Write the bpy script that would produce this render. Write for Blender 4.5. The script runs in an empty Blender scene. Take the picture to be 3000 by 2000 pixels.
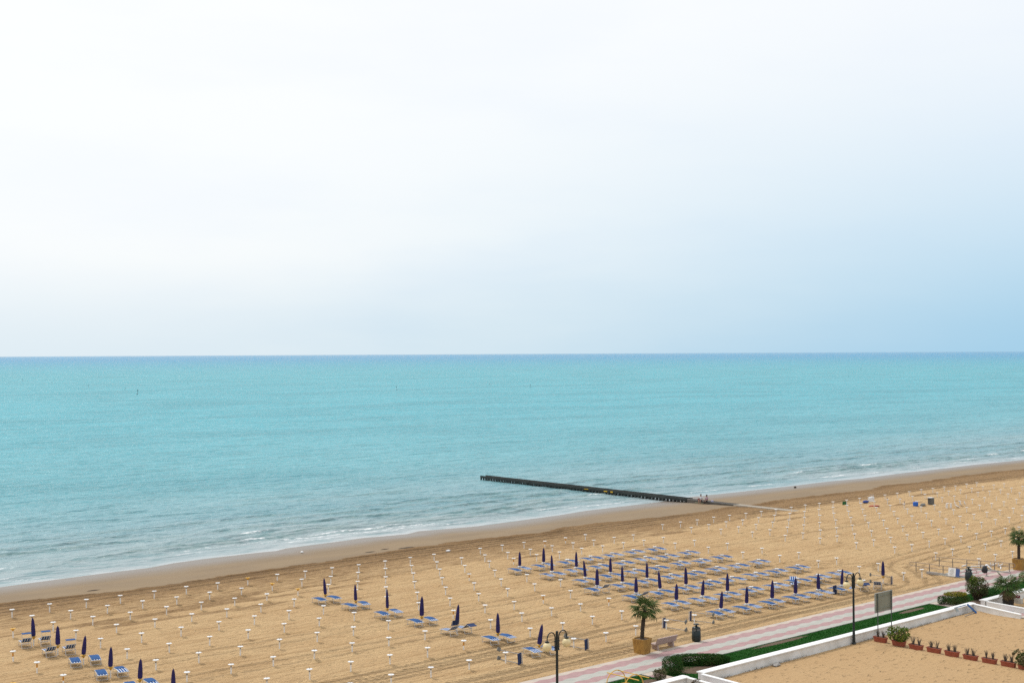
import bpy, bmesh, math, random
import numpy as np
from mathutils import Vector, Matrix
random.seed(7)
rng = np.random.default_rng(11)
S = bpy.context.scene
COL = S.collection
PI = math.pi

# ------------------------------------------------------------------ camera
# world: +X runs along the coast to the right, +Y points out to sea, Z up (metres)
FPX = 3880.0
roll = math.atan2(-15.4, 3000.0)
pitch = math.atan2(35.9 * math.cos(roll), FPX)
az = math.radians(47.93)
fh = Vector((math.cos(az), math.sin(az), 0)); r0 = Vector((math.sin(az), -math.cos(az), 0)); zz = Vector((0, 0, 1))
FWD = fh * math.cos(pitch) + zz * math.sin(pitch)
U0 = r0.cross(FWD)
RGT = r0 * math.cos(roll) + U0 * math.sin(roll)
UPV = U0 * math.cos(roll) - r0 * math.sin(roll)
cd = bpy.data.cameras.new('camera'); cam = bpy.data.objects.new('camera', cd); COL.objects.link(cam)
m = Matrix((RGT, UPV, -FWD)).transposed().to_4x4(); m.translation = (0, 0, 20)
cam.matrix_world = m
cd.sensor_width = 36; cd.lens = 36 * FPX / 3000; cd.clip_start = 0.5; cd.clip_end = 200000
S.camera = cam

# ------------------------------------------------------------------ sky, sun, exposure
SUN = Vector((-0.10, 0.50, 0.86)).normalized()          # towards the veiled sun, high over the sea
w = bpy.data.worlds.new('World'); S.world = w; w.use_nodes = True
nt = w.node_tree; N = nt.nodes; L = nt.links; N.clear()
def nn(t, tree=None, **kw):
    n = (tree or nt).nodes.new(t)
    for k, v in kw.items(): setattr(n, k, v)
    return n
def mth(tree, op, a, b=None, c=None, clamp=False):
    n = tree.nodes.new('ShaderNodeMath'); n.operation = op; n.use_clamp = clamp
    for i, v in enumerate((a, b, c)):
        if v is None: continue
        if isinstance(v, (int, float)): n.inputs[i].default_value = v
        else: tree.links.new(v, n.inputs[i])
    return n.outputs[0]
def mixc(tree, f, a, b):
    n = tree.nodes.new('ShaderNodeMix'); n.data_type = 'RGBA'
    for i, v in ((0, f), (6, a), (7, b)):
        if isinstance(v, (int, float)): n.inputs[i].default_value = v
        elif isinstance(v, tuple): n.inputs[i].default_value = v + (1,) if len(v) == 3 else v
        else: tree.links.new(v, n.inputs[i])
    return n.outputs[2]
def smooth(tree, v, lo, hi):
    n = tree.nodes.new('ShaderNodeMapRange'); n.interpolation_type = 'SMOOTHSTEP'
    tree.links.new(v, n.inputs[0]); n.inputs[1].default_value = lo; n.inputs[2].default_value = hi
    return n.outputs[0]
sky = nn('ShaderNodeTexSky', sky_type='NISHITA', sun_disc=False)
sky.sun_elevation = math.asin(SUN.z); sky.sun_rotation = math.atan2(SUN.x, SUN.y)
sky.air_density = 1.2; sky.dust_density = 2.0
bg_sky = nn('ShaderNodeBackground'); bg_sky.inputs[1].default_value = 0.1; L.new(sky.outputs[0], bg_sky.inputs[0])
tc = nn('ShaderNodeTexCoord'); sep = nn('ShaderNodeSeparateXYZ')
L.new(tc.outputs['Generated'], sep.inputs[0])
dx, dy, dz = sep.outputs
# side: how far round to the clear eastern sky; the cloud veil thins out there, low down
side = mth(nt, 'ADD', mth(nt, 'MULTIPLY', dx, 0.742), mth(nt, 'MULTIPLY', dy, -0.670))
mp = nn('ShaderNodeMapping'); mp.inputs['Scale'].default_value = (1.6, 1.6, 7.0); L.new(tc.outputs['Generated'], mp.inputs[0])
nz = nn('ShaderNodeTexNoise'); nz.inputs['Scale'].default_value = 2.2; nz.inputs['Detail'].default_value = 5; nz.inputs['Roughness'].default_value = 0.5
L.new(mp.outputs[0], nz.inputs[0])
wob = mth(nt, 'MULTIPLY', mth(nt, 'SUBTRACT', nz.outputs[0], 0.5), 0.32)
sidew = mth(nt, 'ADD', side, wob)
low = smooth(nt, mth(nt, 'ADD', dz, mth(nt, 'MULTIPLY', wob, 0.15)), 0.30, -0.03)
east = smooth(nt, sidew, -0.30, 0.46)
clear = mth(nt, 'MULTIPLY', mth(nt, 'POWER', low, 1.35), mth(nt, 'ADD', mth(nt, 'MULTIPLY', east, 0.80), 0.10), clamp=True)
hor = mth(nt, 'MULTIPLY', smooth(nt, dz, 0.085, 0.0), 0.42)
upper = mth(nt, 'MULTIPLY', smooth(nt, sidew, -0.1, 0.5), 0.16)
thick = smooth(nt, nz.outputs[0], 0.42, 0.70)
veil = mixc(nt, thick, (0.99, 1.0, 1.0), (0.955, 0.975, 1.0))
veil = mixc(nt, hor, veil, (0.60, 0.78, 0.87))
veil = mixc(nt, upper, veil, (0.55, 0.72, 0.95))
veil = mixc(nt, clear, veil, (0.31, 0.60, 0.82))
bg_veil = nn('ShaderNodeBackground'); bg_veil.inputs[1].default_value = 0.815; L.new(veil, bg_veil.inputs[0])
mx = nn('ShaderNodeMixShader'); mx.inputs[0].default_value = 0.93
L.new(bg_sky.outputs[0], mx.inputs[1]); L.new(bg_veil.outputs[0], mx.inputs[2])
wo = nn('ShaderNodeOutputWorld'); L.new(mx.outputs[0], wo.inputs[0])

sl = bpy.data.lights.new('sun', 'SUN'); sl.energy = 1.5; sl.angle = math.radians(10); sl.color = (1.0, 0.96, 0.90)
so = bpy.data.objects.new('sun', sl); COL.objects.link(so); so.rotation_euler = SUN.to_track_quat('Z', 'Y').to_euler(); so.location = (0, 0, 60)
vs = S.view_settings; vs.view_transform = 'Standard'; vs.look = 'None'; vs.exposure = 0.34; vs.gamma = 1.0; vs.use_curve_mapping = False
S.cycles.use_denoising = False; S.cycles.max_bounces = 6; S.cycles.sample_clamp_indirect = 4

# ------------------------------------------------------------------ helpers
class MB:
    """collects boxes, tubes, lathes and loose polygons; build() links them as ONE mesh object"""
    def __init__(s): s.v = []; s.f = []
    def add(s, v, f):
        o = len(s.v); s.v += [tuple(p) for p in v]; s.f += [tuple(i + o for i in q) for q in f]; return s
    def box(s, c, d, rz=0.0, rx=0.0, ry=0.0):
        M = Matrix.Translation(c) @ Matrix.Rotation(rz, 4, 'Z') @ Matrix.Rotation(ry, 4, 'Y') @ Matrix.Rotation(rx, 4, 'X')
        a, b, h = d[0] / 2, d[1] / 2, d[2] / 2
        v = [M @ Vector((x, y, z)) for z in (-h, h) for x, y in ((-a, -b), (a, -b), (a, b), (-a, b))]
        return s.add(v, [(3, 2, 1, 0), (4, 5, 6, 7), (0, 1, 5, 4), (1, 2, 6, 5), (2, 3, 7, 6), (3, 0, 4, 7)])
    def tube(s, pts, r, n=7, cap=True):
        pts = [Vector(p) for p in pts]; rr = r if isinstance(r, (list, tuple)) else [r] * len(pts)
        rings = []; prev = None
        for i, p in enumerate(pts):
            t = (pts[min(i + 1, len(pts) - 1)] - pts[max(i - 1, 0)]).normalized()
            if prev is None:
                a = t.cross(Vector((0, 0, 1)))
                if a.length < 1e-3: a = t.cross(Vector((1, 0, 0)))
            else: a = prev - t * prev.dot(t)
            a.normalize(); prev = a; b = t.cross(a)
            rings.append([p + (a * math.cos(2 * PI * k / n) + b * math.sin(2 * PI * k / n)) * rr[i] for k in range(n)])
        v = [q for ring in rings for q in ring]; f = []
        for i in range(len(pts) - 1):
            for k in range(n):
                f.append((i * n + k, i * n + (k + 1) % n, (i + 1) * n + (k + 1) % n, (i + 1) * n + k))
        if cap: f.append(tuple(reversed(range(n)))); f.append(tuple(range((len(pts) - 1) * n, len(pts) * n)))
        return s.add(v, f)
    def lathe(s, prof, n=16, c=(0, 0, 0), star=None):
        v = []; f = []
        for i, (r, z) in enumerate(prof):
            for k in range(n):
                q = r * (star(k, i) if star else 1.0); a = 2 * PI * k / n
                v.append((c[0] + q * math.cos(a), c[1] + q * math.sin(a), c[2] + z))
        for i in range(len(prof) - 1):
            for k in range(n):
                f.append((i * n + k, i * n + (k + 1) % n, (i + 1) * n + (k + 1) % n, (i + 1) * n + k))
        f.append(tuple(reversed(range(n)))); f.append(tuple(range((len(prof) - 1) * n, len(prof) * n)))
        return s.add(v, f)
    def build(s, name, mat, parent=None, smooth=False, loc=None):
        me = bpy.data.meshes.new(name); me.from_pydata(s.v, [], s.f); me.update()
        if smooth: me.polygons.foreach_set('use_smooth', [True] * len(me.polygons))
        me.materials.append(mat)
        o = bpy.data.objects.new(name, me); COL.objects.link(o)
        if parent: o.parent = parent
        if loc: o.location = loc
        return o
def tag(o, label=None, cat=None, group=None, kind=None):
    for k, v in (('label', label), ('category', cat), ('group', group), ('kind', kind)):
        if v: o[k] = v
    return o
def thing(name, label, cat, loc=(0, 0, 0), rz=0.0, group=None):
    o = bpy.data.objects.new(name, None); COL.objects.link(o); o.empty_display_size = 0.3
    o.location = loc; o.rotation_euler = (0, 0, rz); return tag(o, label, cat, group)
KIDS = {}
def dup(root, loc, rz, label, group=None):
    r = root.copy(); COL.objects.link(r); r.location = loc; r.rotation_euler = (0, 0, rz); r['label'] = label
    if group: r['group'] = group
    for ch in KIDS.setdefault(root.name, list(root.children)):
        c = ch.copy(); COL.objects.link(c); c.parent = r
        for gch in KIDS.setdefault(ch.name, list(ch.children)):
            d = gch.copy(); COL.objects.link(d); d.parent = c
    return r
def mat(name, col, rough=0.6, var=0.0, scale=6.0, col2=None, bump=0.0, bscale=None, metal=0.0, spec=0.4, coords='Object', stretch=None):
    m = bpy.data.materials.new(name); m.use_nodes = True; t = m.node_tree
    b = t.nodes['Principled BSDF']; b.inputs['Roughness'].default_value = rough; b.inputs['Metallic'].default_value = metal
    b.inputs['Specular IOR Level'].default_value = spec
    tcn = t.nodes.new('ShaderNodeTexCoord'); src = tcn.outputs[coords]
    if stretch:
        mp = t.nodes.new('ShaderNodeMapping'); mp.inputs['Scale'].default_value = stretch; t.links.new(src, mp.inputs[0]); src = mp.outputs[0]
    n = t.nodes.new('ShaderNodeTexNoise'); n.inputs['Scale'].default_value = scale; n.inputs['Detail'].default_value = 4
    t.links.new(src, n.inputs[0])
    c2 = col2 or tuple(c * (1 - var) for c in col)
    f = smooth(t, n.outputs[0], 0.35, 0.68)
    t.links.new(mixc(t, f, col, c2), b.inputs['Base Color'])
    if bump:
        bn = t.nodes.new('ShaderNodeBump'); bn.inputs['Strength'].default_value = 0.6; bn.inputs['Distance'].default_value = bump
        n2 = t.nodes.new('ShaderNodeTexNoise'); n2.inputs['Scale'].default_value = bscale or scale * 4; t.links.new(src, n2.inputs[0])
        t.links.new(n2.outputs[0], bn.inputs['Height']); t.links.new(bn.outputs[0], b.inputs['Normal'])
    return m
def hash1(i, s): 
    x = np.sin(i * 127.1 + s * 311.7) * 43758.5453; return x - np.floor(x)
def n1(x, s=0.0):
    i = np.floor(x); f = x - i; f = f * f * (3 - 2 * f)
    return hash1(i, s) * (1 - f) + hash1(i + 1, s) * f
def hash2(i, j, s):
    x = np.sin(i * 127.1 + j * 269.5 + s * 74.7) * 43758.5453; return x - np.floor(x)
def n2(x, y, s=0.0):
    i = np.floor(x); j = np.floor(y); f = x - i; g = y - j; f = f * f * (3 - 2 * f); g = g * g * (3 - 2 * g)
    return (hash2(i, j, s) * (1 - f) + hash2(i + 1, j, s) * f) * (1 - g) + (hash2(i, j + 1, s) * (1 - f) + hash2(i + 1, j + 1, s) * f) * g
def fbm(x, y, s=0.0, o=4):
    a = 0.5; t = 0
    for k in range(o): t = t + a * n2(x, y, s + k * 3.1); x = x * 2.03 + 5.2; y = y * 2.03 + 1.7; a *= 0.5
    return t
def sst(x, lo, hi):
    t = np.clip((x - lo) / (hi - lo), 0, 1); return t * t * (3 - 2 * t)
def grid(name, xs, ys, Z, mat, attrs):
    nx, ny = len(xs), len(ys); X, Y = np.meshgrid(xs, ys)
    co = np.stack([X, Y, Z], -1).reshape(-1, 3).astype(np.float32)
    i = np.arange(nx * ny).reshape(ny, nx); q = np.stack([i[:-1, :-1], i[:-1, 1:], i[1:, 1:], i[1:, :-1]], -1).reshape(-1, 4)
    me = bpy.data.meshes.new(name); me.vertices.add(len(co)); me.vertices.foreach_set('co', co.ravel())
    me.loops.add(q.size); me.loops.foreach_set('vertex_index', q.ravel().astype(np.int32))
    me.polygons.add(len(q)); me.polygons.foreach_set('loop_start', np.arange(0, q.size, 4, dtype=np.int32))
    me.update(calc_edges=True); me.polygons.foreach_set('use_smooth', np.ones(len(q), dtype=bool))
    for k, a in attrs.items():
        at = me.attributes.new(k, 'FLOAT', 'POINT'); at.data.foreach_set('value', np.broadcast_to(a, X.shape).astype(np.float32).ravel())
    me.materials.append(mat); o = bpy.data.objects.new(name, me); COL.objects.link(o); return tag(o, kind='structure')
def grow(a, b, start, f):
    out = []; x = a; st = start
    while x < b: st *= f; x += st; out.append(x)
    return out

# ------------------------------------------------------------------ coast lines measured in metres
SHX = [-60000, 20, 45.4, 48.7, 55.5, 60.1, 63.3, 66.9, 73.2, 75.0, 76.8, 81, 84.5, 87.3, 91, 93, 95.4, 98.7, 103.4, 111.8, 117.8, 123.6, 128.5, 138, 146, 155, 168.8, 179.4, 187, 201, 212.6, 223.4, 239, 300, 60000]
SHY = [118.3, 118.4, 118.8, 119.1, 119.5, 119.5, 120.5, 120.8, 120.7, 120.4, 121.3, 121.5, 121.7, 122.1, 121.4, 121.2, 122.2, 121.5, 120.8, 121.3, 121.7, 122.7, 122.7, 122.7, 123.8, 123.4, 123.1, 123.3, 122.4, 123, 122.7, 122.9, 122.0, 122.5, 122.5]
DX = [-60000, 41.6, 45.5, 49.2, 53.6, 59.7, 72, 85, 94.2, 98.2, 102.3, 106, 109.7, 114.6, 118, 122.7, 132, 137.2, 141.4, 150, 160, 169.7, 177.3, 183, 197, 209, 217, 60000]
DY = [108.9, 108.9, 108.3, 107.5, 106.9, 107.6, 108.6, 109.8, 110.5, 109.8, 108.9, 110.2, 111.0, 110.5, 109.9, 108.9, 109.3, 110.2, 109.3, 110.7, 109.8, 109.5, 111.4, 110.2, 111.3, 111, 110, 110]
def shore(x): return np.interp(x, SHX, SHY)
SEA = -0.6
def ground_z(x, y):
    """terrain height without the small relief"""
    ys = shore(x); t = np.clip((y - 101.5) / (ys - 101.5), 0, None)
    z = np.where(y > 101.5, -0.6 * np.minimum(t, 2.2) ** 1.25, 0.0)
    return z

# ------------------------------------------------------------------ umbrella posts: where they stand (x, y, kind[, parasol lean to the right, parasol height])
# kind: w white tray, y yellow tray, o white tray with orange neck, s small tray, n no tray; capitals = two loungers beside it
ROWS = [
 [(39.53,101.02,'w'),(42.55,101.19,'w'),(45.44,100.98,'w'),(48.26,100.84,'w'),(51.16,100.73,'w'),(54.08,100.76,'w'),(57.01,100.72,'w'),(60.02,100.86,'y'),(62.99,100.88,'w'),(65.69,100.55,'w'),(68.58,100.54,'w'),(71.39,100.32,'w'),(74.46,100.41,'w'),(77.33,100.29,'w'),(80.25,100.30,'w'),(86.17,100.33,'w'),(89.09,100.33,'w'),(92.09,100.33,'w'),(94.21,99.46,'o'),(97.50,99.79,'o'),(100.71,100.04,'w'),(112.89,99.86,'w'),(115.89,99.78,'w'),(118.94,99.88,'w'),(122.03,99.94,'w'),(124.85,99.83,'w'),(127.86,99.77,'w'),(130.67,99.61,'w'),(133.52,99.55,'w'),(136.90,99.73,'w'),(140.16,99.94,'w'),(143.00,99.81,'w'),(145.63,99.54,'w'),(148.62,99.48,'w'),(151.56,99.44,'w'),(154.45,99.39,'w'),(157.57,99.41,'w'),(160.71,99.48,'w'),(163.59,99.38,'w'),(167.24,99.72,'w'),(169.84,99.43,'w'),(172.94,99.45,'w'),(175.16,98.95,'w'),(178.90,99.27,'w'),(181.70,99.23,'y')],
 [(39.68,97.57,'w'),(42.64,97.54,'w'),(45.53,97.38,'w'),(48.41,97.26,'w'),(51.26,97.07,'w'),(54.22,97.10,'w'),(57.17,97.08,'w'),(60.16,97.13,'y'),(63.10,97.09,'w'),(65.86,96.77,'w'),(68.81,96.82,'w'),(71.78,96.76,'w'),(74.64,96.60,'w'),(77.60,96.60,'w'),(80.71,96.72,'w'),(83.58,96.66,'w'),(86.24,96.33,'w'),(89.35,96.45,'w'),(92.40,96.48,'w'),(95.36,96.50,'w'),(98.30,96.42,'w'),(101.23,96.30,'w'),(104.27,96.36,'w'),(113.06,95.77,'w'),(116.53,96.14,'w'),(119.74,96.26,'w'),(122.60,96.13,'w'),(125.62,96.16,'w'),(128.73,96.19,'w'),(131.50,96.01,'w'),(134.49,96.03,'w'),(137.31,95.91,'w'),(140.41,95.98,'w'),(143.58,96.05,'w'),(146.87,96.19,'w'),(149.56,95.96,'w'),(152.77,96.03,'w'),(154.61,95.30,'y'),(158.62,95.90,'w'),(162.22,96.17,'w'),(165.13,96.02,'w'),(168.11,95.99,'w'),(170.93,95.79,'w'),(173.84,95.69,'w'),(177.04,95.74,'w'),(180.49,95.90,'w'),(183.13,95.71,'y')],
 [(36.79,93.83,'y'),(39.78,93.99,'w'),(42.79,94.00,'w'),(45.66,93.77,'w'),(48.65,93.79,'w'),(51.54,93.63,'w'),(54.42,93.46,'w'),(57.29,93.31,'w'),(60.39,93.52,'y'),(63.31,93.39,'w'),(66.10,93.07,'w'),(69.19,93.25,'w'),(72.21,93.22,'w'),(75.04,93.02,'w'),(78.07,93.09,'w'),(81.32,93.40,'w'),(84.15,93.17,'o'),(87.18,93.20,'w'),(90.01,92.98,'w'),(93.25,93.16,'w'),(95.96,92.90,'w'),(99.04,92.93,'w'),(102.05,92.85,'w'),(105.14,92.91,'w'),(114.32,92.63,'w'),(117.31,92.55,'w'),(120.49,92.59,'w'),(123.46,92.53,'w'),(126.47,92.51,'w'),(129.59,92.53,'w'),(132.54,92.45,'w'),(135.46,92.48,'w'),(138.45,92.41,'w'),(141.53,92.43,'y'),(144.21,92.23,'w'),(147.28,92.19,'w'),(150.11,91.95,'w'),(153.82,92.37,'w'),(157.24,92.56,'w'),(160.03,92.35,'w'),(162.92,92.21,'w'),(166.14,92.28,'n'),(169.42,92.35,'w'),(172.05,92.05,'w'),(174.83,91.90,'w'),(177.99,91.93,'w'),(181.42,92.02,'w')],
 [(36.75,90.11,'Y',-0.07,1.31),(39.79,90.15,'w'),(42.83,90.13,'w'),(45.76,90.01,'w'),(48.76,90.03,'w'),(51.63,89.86,'w'),(54.59,89.79,'w'),(57.65,89.85,'w'),(60.35,89.44,'Y',-0.11,1.36),(63.53,89.68,'w'),(66.21,89.17,'w'),(69.53,89.57,'w'),(72.36,89.35,'w'),(75.37,89.29,'o'),(78.37,89.26,'w'),(81.38,89.26,'W',0.00,1.30),(84.40,89.28,'W',0.00,1.35),(87.39,89.22,'W'),(90.54,89.26,'W'),(93.48,89.20,'W'),(96.46,89.14,'W'),(99.38,88.96,'W'),(102.75,89.20,'w'),(105.77,89.17,'w'),(115.14,89.00,'w'),(117.91,88.75,'w'),(121.16,88.78,'w'),(123.97,88.63,'w'),(126.91,88.58,'w'),(129.96,88.49,'w'),(133.17,88.58,'w'),(136.16,88.63,'w'),(139.20,88.62,'w'),(142.17,88.47,'w'),(145.52,88.68,'w'),(148.67,88.69,'w'),(151.64,88.58,'w'),(154.44,88.38,'w'),(157.91,88.63,'w'),(161.03,88.58,'w'),(163.96,88.45,'w'),(166.69,88.23,'n'),(170.48,88.55,'w'),(172.78,88.05,'w')],
 [(33.95,86.60,'o'),(36.86,86.35,'Y',0.00,1.29),(39.85,86.31,'w'),(42.77,86.09,'w'),(45.72,85.97,'w'),(48.78,86.02,'w'),(51.66,85.90,'w'),(54.67,85.91,'w'),(57.75,85.87,'w'),(60.64,85.66,'Y',-0.05,1.28),(63.59,85.55,'w'),(66.57,85.40,'w'),(69.64,85.55,'w'),(72.69,85.47,'w'),(75.75,85.47,'w'),(78.81,85.53,'w'),(81.56,85.21,'W',-0.03,1.43),(84.65,85.24,'W',-0.02,1.42),(87.65,85.20,'W'),(90.64,85.10,'W'),(93.92,85.26,'W'),(96.71,85.03,'W'),(99.87,85.11,'W'),(103.04,85.11,'w'),(106.26,85.28,'w'),(115.58,85.00,'w'),(118.38,84.75,'w'),(121.68,84.85,'w'),(124.33,84.54,'w'),(127.60,84.69,'w'),(130.60,84.56,'w'),(133.60,84.51,'w'),(136.44,84.43,'w'),(139.62,84.50,'w'),(143.27,84.78,'w'),(145.71,84.40,'w'),(148.70,84.29,'w'),(152.10,84.42,'w'),(155.44,84.52,'w'),(158.18,84.36,'w'),(161.22,84.30,'w'),(164.84,84.47,'w')],
 [(33.85,82.48,'o'),(36.87,82.37,'Y',0.12,1.25),(39.74,82.09,'w'),(42.65,81.83,'w'),(45.73,81.91,'w'),(48.74,81.88,'w'),(51.76,81.97,'w'),(54.71,81.89,'w'),(57.87,81.94,'w'),(60.52,81.35,'Y',-0.03,1.50),(63.75,81.63,'w'),(66.80,81.51,'w'),(69.79,81.49,'w'),(72.92,81.47,'w'),(76.07,81.58,'w'),(79.14,81.62,'w'),(81.50,80.97,'W',-0.15,1.44),(84.80,81.13,'W',-0.01,1.30),(87.88,81.12,'W'),(90.84,80.98,'W'),(94.26,81.22,'W'),(96.79,80.82,'W'),(100.04,80.95,'W'),(102.87,80.66,'w'),(106.29,80.96,'w'),(116.33,81.14,'w'),(118.85,80.76,'w'),(121.68,80.49,'w'),(124.95,80.54,'w'),(128.00,80.57,'w'),(130.95,80.39,'w'),(133.94,80.39,'w'),(137.16,80.51,'w'),(139.95,80.29,'w'),(143.33,80.42,'w'),(146.22,80.25,'w'),(149.29,80.24,'w'),(152.24,80.14,'w'),(155.30,80.00,'w'),(157.86,79.92,'w')],
 [(30.65,78.24,'y'),(33.67,78.08,'o'),(36.65,77.99,'Y',0.04,1.26),(39.63,77.83,'w'),(42.67,77.84,'w'),(45.65,77.71,'w'),(48.67,77.68,'w'),(51.75,77.72,'w'),(54.72,77.60,'w'),(57.82,77.62,'w'),(60.59,77.23,'Y',0.03,1.47),(63.84,77.52,'o'),(66.95,77.45,'w'),(69.39,76.79,'w'),(72.86,77.15,'o'),(75.97,77.21,'w'),(79.22,77.34,'W',0.00,1.41),(82.01,77.07,'W',-0.03,1.33),(84.96,76.95,'W',-0.01,1.35),(88.17,77.07,'W'),(91.00,76.78,'W'),(94.25,76.87,'W'),(97.05,76.67,'W'),(100.30,76.77,'W'),(103.50,76.75,'w'),(106.50,76.74,'w'),(116.04,76.57,'w'),(119.04,76.48,'w'),(121.99,76.33,'w'),(124.96,76.22,'w'),(127.97,76.13,'w'),(131.15,76.13,'w'),(134.06,76.03,'w'),(137.19,76.09,'w'),(139.74,75.76,'w'),(143.41,76.05,'w'),(146.29,75.87,'w'),(149.21,75.79,'w')],
 [(36.59,73.88,'Y',0.04,1.21),(39.52,73.58,'w'),(42.53,73.51,'w'),(45.59,73.50,'w'),(48.57,73.30,'w'),(51.66,73.41,'w'),(54.54,73.17,'w'),(57.63,73.10,'w'),(60.46,73.02,'Y',0.13,1.47),(63.42,72.74,'w'),(66.76,73.01,'w'),(69.81,73.01,'w'),(72.61,72.68,'w'),(75.90,72.83,'o'),(79.11,72.85,'W',0.00,1.25),(81.85,72.70,'W',-0.11,1.45),(84.91,72.54,'W',-0.03,1.44),(88.11,72.66,'W'),(90.95,72.50,'W'),(94.32,72.56,'W'),(97.19,72.41,'W'),(100.26,72.37,'W'),(103.56,72.43,'w'),(106.23,72.25,'w'),(116.23,72.27,'w'),(118.95,72.01,'w'),(122.38,72.11,'s'),(125.02,71.85,'w'),(127.84,71.64,'w'),(131.09,71.65,'w'),(133.88,71.46,'w'),(137.06,71.56,'w'),(139.27,71.09,'w')],
 [(42.34,68.98,'w'),(45.49,69.15,'w'),(48.43,68.98,'w'),(51.44,68.90,'w'),(54.42,68.76,'w'),(57.51,68.75,'o'),(60.72,68.87,'Y',-0.01,1.42),(63.64,68.75,'w'),(66.61,68.51,'w'),(69.76,68.62,'w'),(72.72,68.43,'w'),(79.02,68.51,'W',0.03,1.29),(81.96,68.33,'W',0.10,1.25),(84.93,68.18,'W',0.00,1.47),(88.21,68.31,'W'),(91.17,68.08,'W'),(94.42,68.20,'W'),(97.25,68.06,'W'),(100.29,67.95,'W'),(103.35,67.91,'w'),(106.25,67.80,'w'),(115.73,67.52,'w'),(118.92,67.55,'w'),(121.70,67.31,'w'),(124.50,67.11,'w'),(127.52,67.03,'w'),(129.90,66.57,'w')],
 [(45.26,64.54,'w'),(48.27,64.54,'w'),(51.23,64.40,'w'),(54.20,64.25,'w'),(57.26,64.21,'w'),(60.32,64.29,'Y',0.21,1.38),(63.41,64.15,'w'),(66.42,64.02,'w'),(69.43,64.00,'w'),(72.64,63.96,'w'),(75.65,63.86,'w'),(78.83,63.92,'W',0.09,1.32),(81.86,63.86,'W',0.03,1.32),(84.97,63.78,'W',0.04,1.44),(88.00,63.75,'W',0.02,1.28),(90.92,63.61,'W',0.00,1.32),(94.09,63.53,'W',0.09,1.33),(97.37,63.60,'w'),(100.36,63.57,'Y',0.00,1.30),(103.12,63.28,'w'),(105.84,63.10,'w'),(115.30,62.82,'w'),(118.71,63.00,'w'),(121.64,62.78,'w')],
]


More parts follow.
